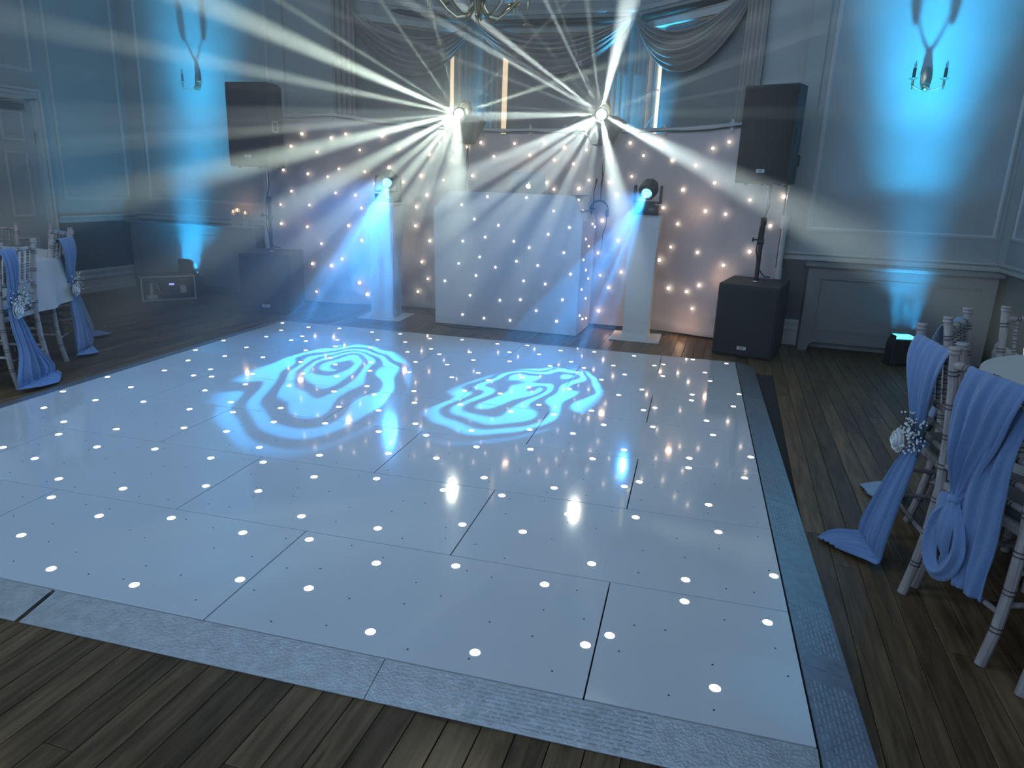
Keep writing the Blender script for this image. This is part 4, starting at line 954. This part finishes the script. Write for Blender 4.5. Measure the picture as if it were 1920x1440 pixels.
def chair(c, nrm, label, group):
    """c: middle of the rear feet; nrm: direction the sitter faces"""
    n = Vector((nrm[0], nrm[1], 0)).normalized(); rz = math.atan2(-n.x, n.y)
    o = proto if not used[0] else copy_tree(proto)
    used[0] = True
    o.location = (c[0] + n.x * .27, c[1] + n.y * .27, 0); o.rotation_euler = (0, 0, rz)
    tag(o, label, 'chair', group); CH.append(o); return o
GR, GL = 'chairs around the right table', 'chairs around the left table'
bpy.context.view_layer.update()
cB = chair((-1.432, -4.675), (.93, .37), 'limewashed chair with the knotted blue sash, nearest in the right foreground', GR)
cA = chair((-1.475, -4.235), (.99, .12), 'limewashed chair with a white rose on its sash at the right table', GR)
cC = chair((-1.27, -3.66), (.90, -.43), 'limewashed chair with the pale sash, just behind the rose chair', GR)
cD = chair((-.83, -3.27), (.37, -.93), 'bare limewashed chair on the far side of the right table', GR)
cE = chair((-1.16, -5.12), (.74, .67), 'limewashed chair cut by the right edge of the picture, only a leg in view', GR)
cL1 = chair((-6.51, -3.71), (-.93, -.37), 'limewashed chair at the left edge nearest the dance floor, open back rails visible', GL)
cL2 = chair((-6.86, -3.09), (-.87, -.49), 'limewashed chair with a blue sash trailing to the floor at left', GL)
cL3 = chair((-7.34, -2.68), (-.35, -.94), 'limewashed chair behind the left table near the chair rail', GL)
cL4 = chair((-8.12, -2.60), (.20, -.98), 'limewashed chair farthest left behind the left table, beside the door', GL)

# tables
def table(c, r, drop, label):
    t = thing('banquet_table', label, 'table', (c[0], c[1], 0))
    MB().lathe([(.002, .715), (r - .01, .715), (r, .722), (r, .733), (r - .006, .738), (.002, .738)], (0, 0, 0), 48).build('tabletop', M_case, t)
    for a in (0.5, 2.1, 3.6, 5.2):
        MB().tube([(r * .62 * math.cos(a), r * .62 * math.sin(a), 0), (r * .55 * math.cos(a), r * .55 * math.sin(a), .715)], .014, 8).build('leg', M_black, t)
    return t
def tcloth(c, r, z0, label, seed):
    n = 150; vs = []; rr = random.Random(seed); ph = rr.uniform(0, 6)
    def fn(u, v):
        t = 2 * PI * u
        if v < .41: q = v / .4 * (r + .006); return (q * math.cos(t), q * math.sin(t), .742)
        w = (v - .4) / .6; f = .018 * w * math.sin(t * 19 + ph) + .012 * w * math.sin(t * 7 + 2)
        q = r + .010 + f + .02 * w
        return (q * math.cos(t), q * math.sin(t), .742 - .004 * min(1, w * 20) - (z0 + 0) * w - .03 * w * math.sin(t * 2 + ph))
    o = MB().grid(fn, n, 20).build('tablecloth', M_tcloth, smooth=True, loc=(c[0], c[1], 0))
    return tag(o, label, 'tablecloth')
table((-.67, -4.12), .60, .7, 'round banquet table under a white cloth at the right edge')
tcloth((-.67, -4.12), .60, .30, 'white round tablecloth on the right table', 4)
table((-7.48, -3.62), .80, .7, 'round banquet table under a white cloth at the left edge')
tcloth((-7.48, -3.62), .80, .30, 'white round tablecloth on the left table, its corner hanging between the chairs', 8)

# ------------------------------------------------------------------ sashes
def drape(secs, nu, nv, nf, amp, seed=0, lobes=1.0):
    """secs: list of (centre, half-width vector, fold amplitude factor, outward normal)"""
    rr = random.Random(seed); ph = rr.uniform(0, 6)
    S = [(Vector(a), Vector(b), c, Vector(d)) for a, b, c, d in secs]
    def fn(u, v):
        q = v * (len(S) - 1); i = min(int(q), len(S) - 2); t = q - i
        def cr(k):
            def g(j): return S[max(0, min(len(S) - 1, j))][k]
            p0, p1, p2, p3 = g(i - 1), g(i), g(i + 1), g(i + 2)
            return p1 + (p2 - p0) * (.5 * t) + (p0 * 2 - p1 * 5 + p2 * 4 - p3) * (.5 * t * t) + (p1 * 3 - p0 - p2 * 3 + p3) * (.5 * t * t * t)
        c = cr(0); w = cr(1); f = cr(2); n = cr(3)
        a = 2 * u - 1
        fold = math.sin(a * PI * nf + ph + .8 * math.sin(v * 3)) * .7 + .3 * math.sin(a * PI * nf * 2.3 + v * 4 + ph)
        edge = 1 - a * a * .5
        return c + w * a + n * (amp * f * fold + .02 * edge * f)
    return MB().grid(fn, nu, nv)
def chairpt(o, x, y, z):
    return o.matrix_basis @ Vector((x, y, z))
def sash(o, name, label, m, local, **kw):
    rot = o.rotation_euler.to_matrix()
    secs = [(chairpt(o, *c), rot @ Vector(w), f, rot @ Vector(n)) for c, w, f, n in local]
    ob = drape(secs, **kw).build(name, m, smooth=True)
    md = ob.modifiers.new('t', 'SOLIDIFY'); md.thickness = .003
    return tag(ob, label, 'sash', 'blue chair sashes') if label else ob
N = (0, -1, 0)
def standard_sash(o, label, m, seed, cinch_z=.50, topw=.165, cx=0, tail=.0, botw=.12, reach=1.0, lean=1.0):
    loc = [((cx, -.255, .85), (topw, 0, 0), .3, N), ((cx, -.294, .870), (topw, 0, 0), .5, N), ((cx, -.310, .79), (topw * .93, 0, 0), .9, N), ((cx, -.294, .66), (topw * .60, 0, 0), 1.3, N),
           ((cx, -.274, cinch_z + .03), (.036, 0, 0), 1.2, N), ((cx, -.274, cinch_z - .03), (.036, 0, 0), 1.2, N), ((cx + tail * .1, -.296, .38), (.070, 0, 0), 1.5, N),
           ((cx + tail * .3, -.325, .24), (.095, 0, 0), 1.7, N), ((cx + tail * .5, -.350, .11), (botw, 0, 0), 1.7, N), ((cx + tail * .6, -.362, .035), (botw * 1.05, 0, 0), 1.3, (0, -.8, .6)),
           ((cx + tail * .8, -.385 * reach, .022), (botw * 1.15, 0, 0), .8, (0, 0, 1)), ((cx + tail * 1.1, -.435 * reach, .020), (botw * 1.0, .02, 0), .9, (0, 0, 1)), ((cx + tail * 1.4, -.475 * reach, .016), (botw * .8, .03, 0), .7, (0, 0, 1)), ((cx + tail * 1.8, -.52 * reach, .012), (botw * .35, .03, 0), .3, (0, 0, 1))]
    if lean != 1: loc = [((c[0], c[1] if i < 6 else -.275 + (c[1] + .275) * lean, c[2]), w, f, n) for i, (c, w, f, n) in enumerate(loc)]
    return sash(o, 'chair_sash', label, m, loc, nu=72, nv=64, nf=4.5, amp=.013, seed=seed)
standard_sash(cA, 'blue chiffon sash gathered under the rose on the right-hand chair, trailing on the boards', M_sash, 1, tail=-.03)
standard_sash(cC, 'pale sash over the chair just behind the rose chair at the right table', M_sash2, 2)
standard_sash(cL1, 'blue chiffon sash at the left edge of the picture, spread out on the floor', M_sash, 3, botw=.20, cx=-.155, topw=.075, tail=.09, cinch_z=.52, lean=.6)
standard_sash(cL2, 'blue chiffon sash on the second left chair, trailing toward the dance floor', M_sash, 4, tail=.05, botw=.15, topw=.125, lean=.45)
standard_sash(cL3, 'blue sash on the chair behind the left table', M_sash, 6)
# knotted sash on the nearest chair
rotB = cB.rotation_euler.to_matrix()
ks = thing('knotted_sash', 'broad blue chiffon sash tied in a low knot on the nearest right chair', 'sash', (0, 0, 0), 0, 'blue chair sashes')
def ks_part(name, local, label=None, **kw):
    secs = [(chairpt(cB, *c), rotB @ Vector(w), f, rotB @ Vector(n)) for c, w, f, n in local]
    ob = drape(secs, **kw).build(name, M_sash, ks, smooth=True)
    md = ob.modifiers.new('t', 'SOLIDIFY'); md.thickness = .003
# local x: negative is the left post seen from behind? (back seen from -y side) 
sx = -1
ks_part('top_drape', [((.045 * 1, -.255, .845), (.130, 0, 0), .3, N), ((.045, -.296, .870), (.130, 0, 0), .6, N), ((.035, -.311, .79), (.125, 0, 0), 1.0, N), ((.015, -.302, .68), (.110, 0, 0), 1.2, N), ((-.01, -.288, .58), (.080, 0, 0), 1.3, N), ((-.025, -.270, .50), (.045, 0, 0), 1.2, N), ((-.03, -.275, .445), (.018, 0, 0), .8, N)], nu=64, nv=34, nf=3.5, amp=.014, seed=11)
ks_part('side_fall', [((.10, -.262, .80), (.055, 0, 0), .3, N), ((.085, -.285, .66), (.075, 0, 0), .8, N), ((.06, -.276, .52), (.10, 0, .01), 1.0, N), ((.06, -.27, .38), (.105, 0, 0), 1.1, N), ((.065, -.275, .27), (.095, 0, 0), 1.1, N), ((.075, -.278, .19), (.080, 0, 0), 1.0, N)], nu=56, nv=30, nf=3, amp=.013, seed=12)
ks_part('hanging_loop', [((-0.03, -.285, .44), (.018, 0, 0), .6, N), ((-0.065, -.295, .38), (.035, 0, .0), 1, N), ((-0.075, -.30, .30), (.042, 0, 0), 1.1, N), ((-0.055, -.305, .225), (.035, 0, .025), 1.0, N), ((-0.015, -.31, .20), (.012, 0, .036), .8, N), ((0.025, -.31, .235), (-.025, 0, .032), .8, N), ((0.05, -.305, .31), (-.035, 0, .012), 1, N), ((0.025, -.30, .39), (-.028, 0, 0), .9, N), ((-0.02, -.288, .44), (-.014, 0, 0), .6, N)], nu=24, nv=54, nf=1.5, amp=.010, seed=13)
ks_part('short_tail', [((-0.025, -.30, .44), (.014, 0, 0), .6, N), ((-0.005, -.315, .38), (.034, 0, 0), 1.0, N), ((0.005, -.315, .31), (.028, 0, 0), 1.0, N), ((0.02, -.31, .25), (.006, 0, 0), .4, N)], nu=18, nv=20, nf=1.5, amp=.009, seed=14)
kn = MB().sph(chairpt(cB, -.03, -.29, .445), .024, 14, 10, (1, 1, .8)); kn.build('knot', M_sash, ks, smooth=True)
kl = MB()
kl.grid(lambda u, v: chairpt(cB, -.03 - .085 * u, -.285 - .02 * math.sin(PI * u) , .445 - .05 * u + (v - .5) * .07 * math.sin(PI * min(1, u * 1.1) * .9)), 12, 8)
kl.build('bow_loop', M_sash, ks, smooth=True)

# ------------------------------------------------------------------ flowers tied to the sashes
rose_me = None
def rose(parent, c, r):
    mb = MB()
    mb.sph((c[0], c[1] - .55 * r, c[2]), r * .22, 10, 7)
    for k in range(19):
        lay = 0 if k < 3 else (1 if k < 7 else (2 if k < 12 else 3)); a0 = k * 2.4
        rad = r * (.28, .50, .78, 1.0)[lay]; span = (2.6, 2.0, 1.7, 1.5)[lay]; front = r * (.95, .88, .70, .42)[lay]
        def pf(u, v, a0=a0, rad=rad, lay=lay, span=span, front=front):
            s = 2 * u - 1
            a = a0 + s * span / 2 * math.sin(.5 + v * 1.2)
            q = rad * (.30 + .70 * math.sin(v * 1.75)) * (1 - .10 * s * s) + .10 * r * v ** 5
            y = -front * v * (1 - .18 * s * s)
            return (c[0] + q * math.cos(a), c[1] + y, c[2] + q * math.sin(a))
        mb.grid(pf, 8, 7)
    o = mb.build('rose_bloom', M_rose, parent, smooth=True)
    md = o.modifiers.new('t', 'SOLIDIFY'); md.thickness = .0012
    return o
def posy(o, dx, dz, label, seed, r=.045):
    t = thing('rose_posy', label, 'flower', chairpt(o, dx, -.29, dz), o.rotation_euler.z)
    rr = random.Random(seed)
    rose(t, (-.036, -.03, -.02), r)
    g = MB(); st = MB(); lf = MB()
    for i in range(110):
        a = rr.uniform(0, 2 * PI); q = rr.uniform(.01, .085)
        x = .03 + q * math.cos(a) * 1.1; z = .035 + q * math.sin(a) * 1.0; y = -.01 - rr.uniform(0, .05)
        g.sph((x, y, z), rr.uniform(.0032, .0055), 5, 4)
        if i % 2 == 0: st.tube([(.01, .005, -.005), (x, y, z)], .0008, 4)
    for i in range(14):
        a = rr.uniform(0, 2 * PI); x = .02 + .05 * math.cos(a); z = .02 + .05 * math.sin(a); b = rr.uniform(0, 6)
        lf.add([(x, -.002, z), (x + .02 * math.cos(b), -.012, z + .02 * math.sin(b)), (x + .035 * math.cos(b + .3), -.006, z + .035 * math.sin(b + .3)), (x + .02 * math.cos(b + .7), .0, z + .02 * math.sin(b + .7))], [(0, 1, 2, 3)])
    g.build('small_white_blossom', M_rose, t, kind='stuff'); st.build('stem', M_leaf, t, kind='stuff'); lf.build('leaf', M_leaf, t, kind='stuff')
    MB().tube([(-.05, .02, 0), (0, -.005, -.005), (.05, .02, 0)], .012, 6).build('ribbon_tie', M_sash, t, smooth=True)
    return t
posy(cA, 0.0, .50, 'white rose with tiny blossoms on the right-hand chair sash', 1)
posy(cL1, -.155, .52, 'white rose with tiny blossoms at the left edge of the picture', 2)
posy(cL2, .0, .52, 'white rose with tiny blossoms on the second left chair', 3)

# ------------------------------------------------------------------ haze: denser toward the stage, thinning out over the dance floor
hz = bpy.data.materials.new('stage_haze'); hz.use_nodes = True; nt = hz.node_tree
nt.nodes.remove(nt.nodes['Principled BSDF'])
vs_ = nt.nodes.new('ShaderNodeVolumeScatter'); vs_.inputs['Color'].default_value = (.84, .93, 1, 1); vs_.inputs['Anisotropy'].default_value = HAZE_G
tc = nt.nodes.new('ShaderNodeTexCoord'); sx_ = nt.nodes.new('ShaderNodeSeparateXYZ'); nt.links.new(tc.outputs['Object'], sx_.inputs[0])
mr = nt.nodes.new('ShaderNodeMapRange'); mr.interpolation_type = 'SMOOTHSTEP'
mr.inputs['From Min'].default_value = -5.2; mr.inputs['From Max'].default_value = -1.2; mr.inputs['To Min'].default_value = 0; mr.inputs['To Max'].default_value = HAZE
nt.links.new(sx_.outputs[1], mr.inputs['Value'])
nz = nt.nodes.new('ShaderNodeTexNoise'); nz.inputs['Scale'].default_value = 1.1; nz.inputs['Detail'].default_value = 2; nt.links.new(tc.outputs['Object'], nz.inputs['Vector'])
m2 = nt.nodes.new('ShaderNodeMapRange'); m2.inputs['From Min'].default_value = .3; m2.inputs['From Max'].default_value = .7; m2.inputs['To Min'].default_value = .55; m2.inputs['To Max'].default_value = 1.45
nt.links.new(nz.outputs['Fac'], m2.inputs['Value'])
# the haze machine stands at the left, so the air is thicker there
m3 = nt.nodes.new('ShaderNodeMapRange'); m3.interpolation_type = 'SMOOTHSTEP'; m3.inputs['From Min'].default_value = -1.6; m3.inputs['From Max'].default_value = -5.5; m3.inputs['To Min'].default_value = .45; m3.inputs['To Max'].default_value = 1.25
nt.links.new(sx_.outputs[0], m3.inputs['Value'])
def mul(a, b):
    n = nt.nodes.new('ShaderNodeMath'); n.operation = 'MULTIPLY'; nt.links.new(a, n.inputs[0]); nt.links.new(b, n.inputs[1]); return n.outputs[0]
nt.links.new(mul(mul(mr.outputs[0], m2.outputs[0]), m3.outputs[0]), vs_.inputs['Density'])
nt.links.new(vs_.outputs[0], nt.nodes['Material Output'].inputs['Volume'])
ho = MB().box(-9.195, -.005, -5.2, .96, .034, 3.74).build('stage_haze', hz, kind='stuff')
tag(ho, 'thin smoke haze hanging in the air over the stage end of the room', 'haze', None, 'stuff')
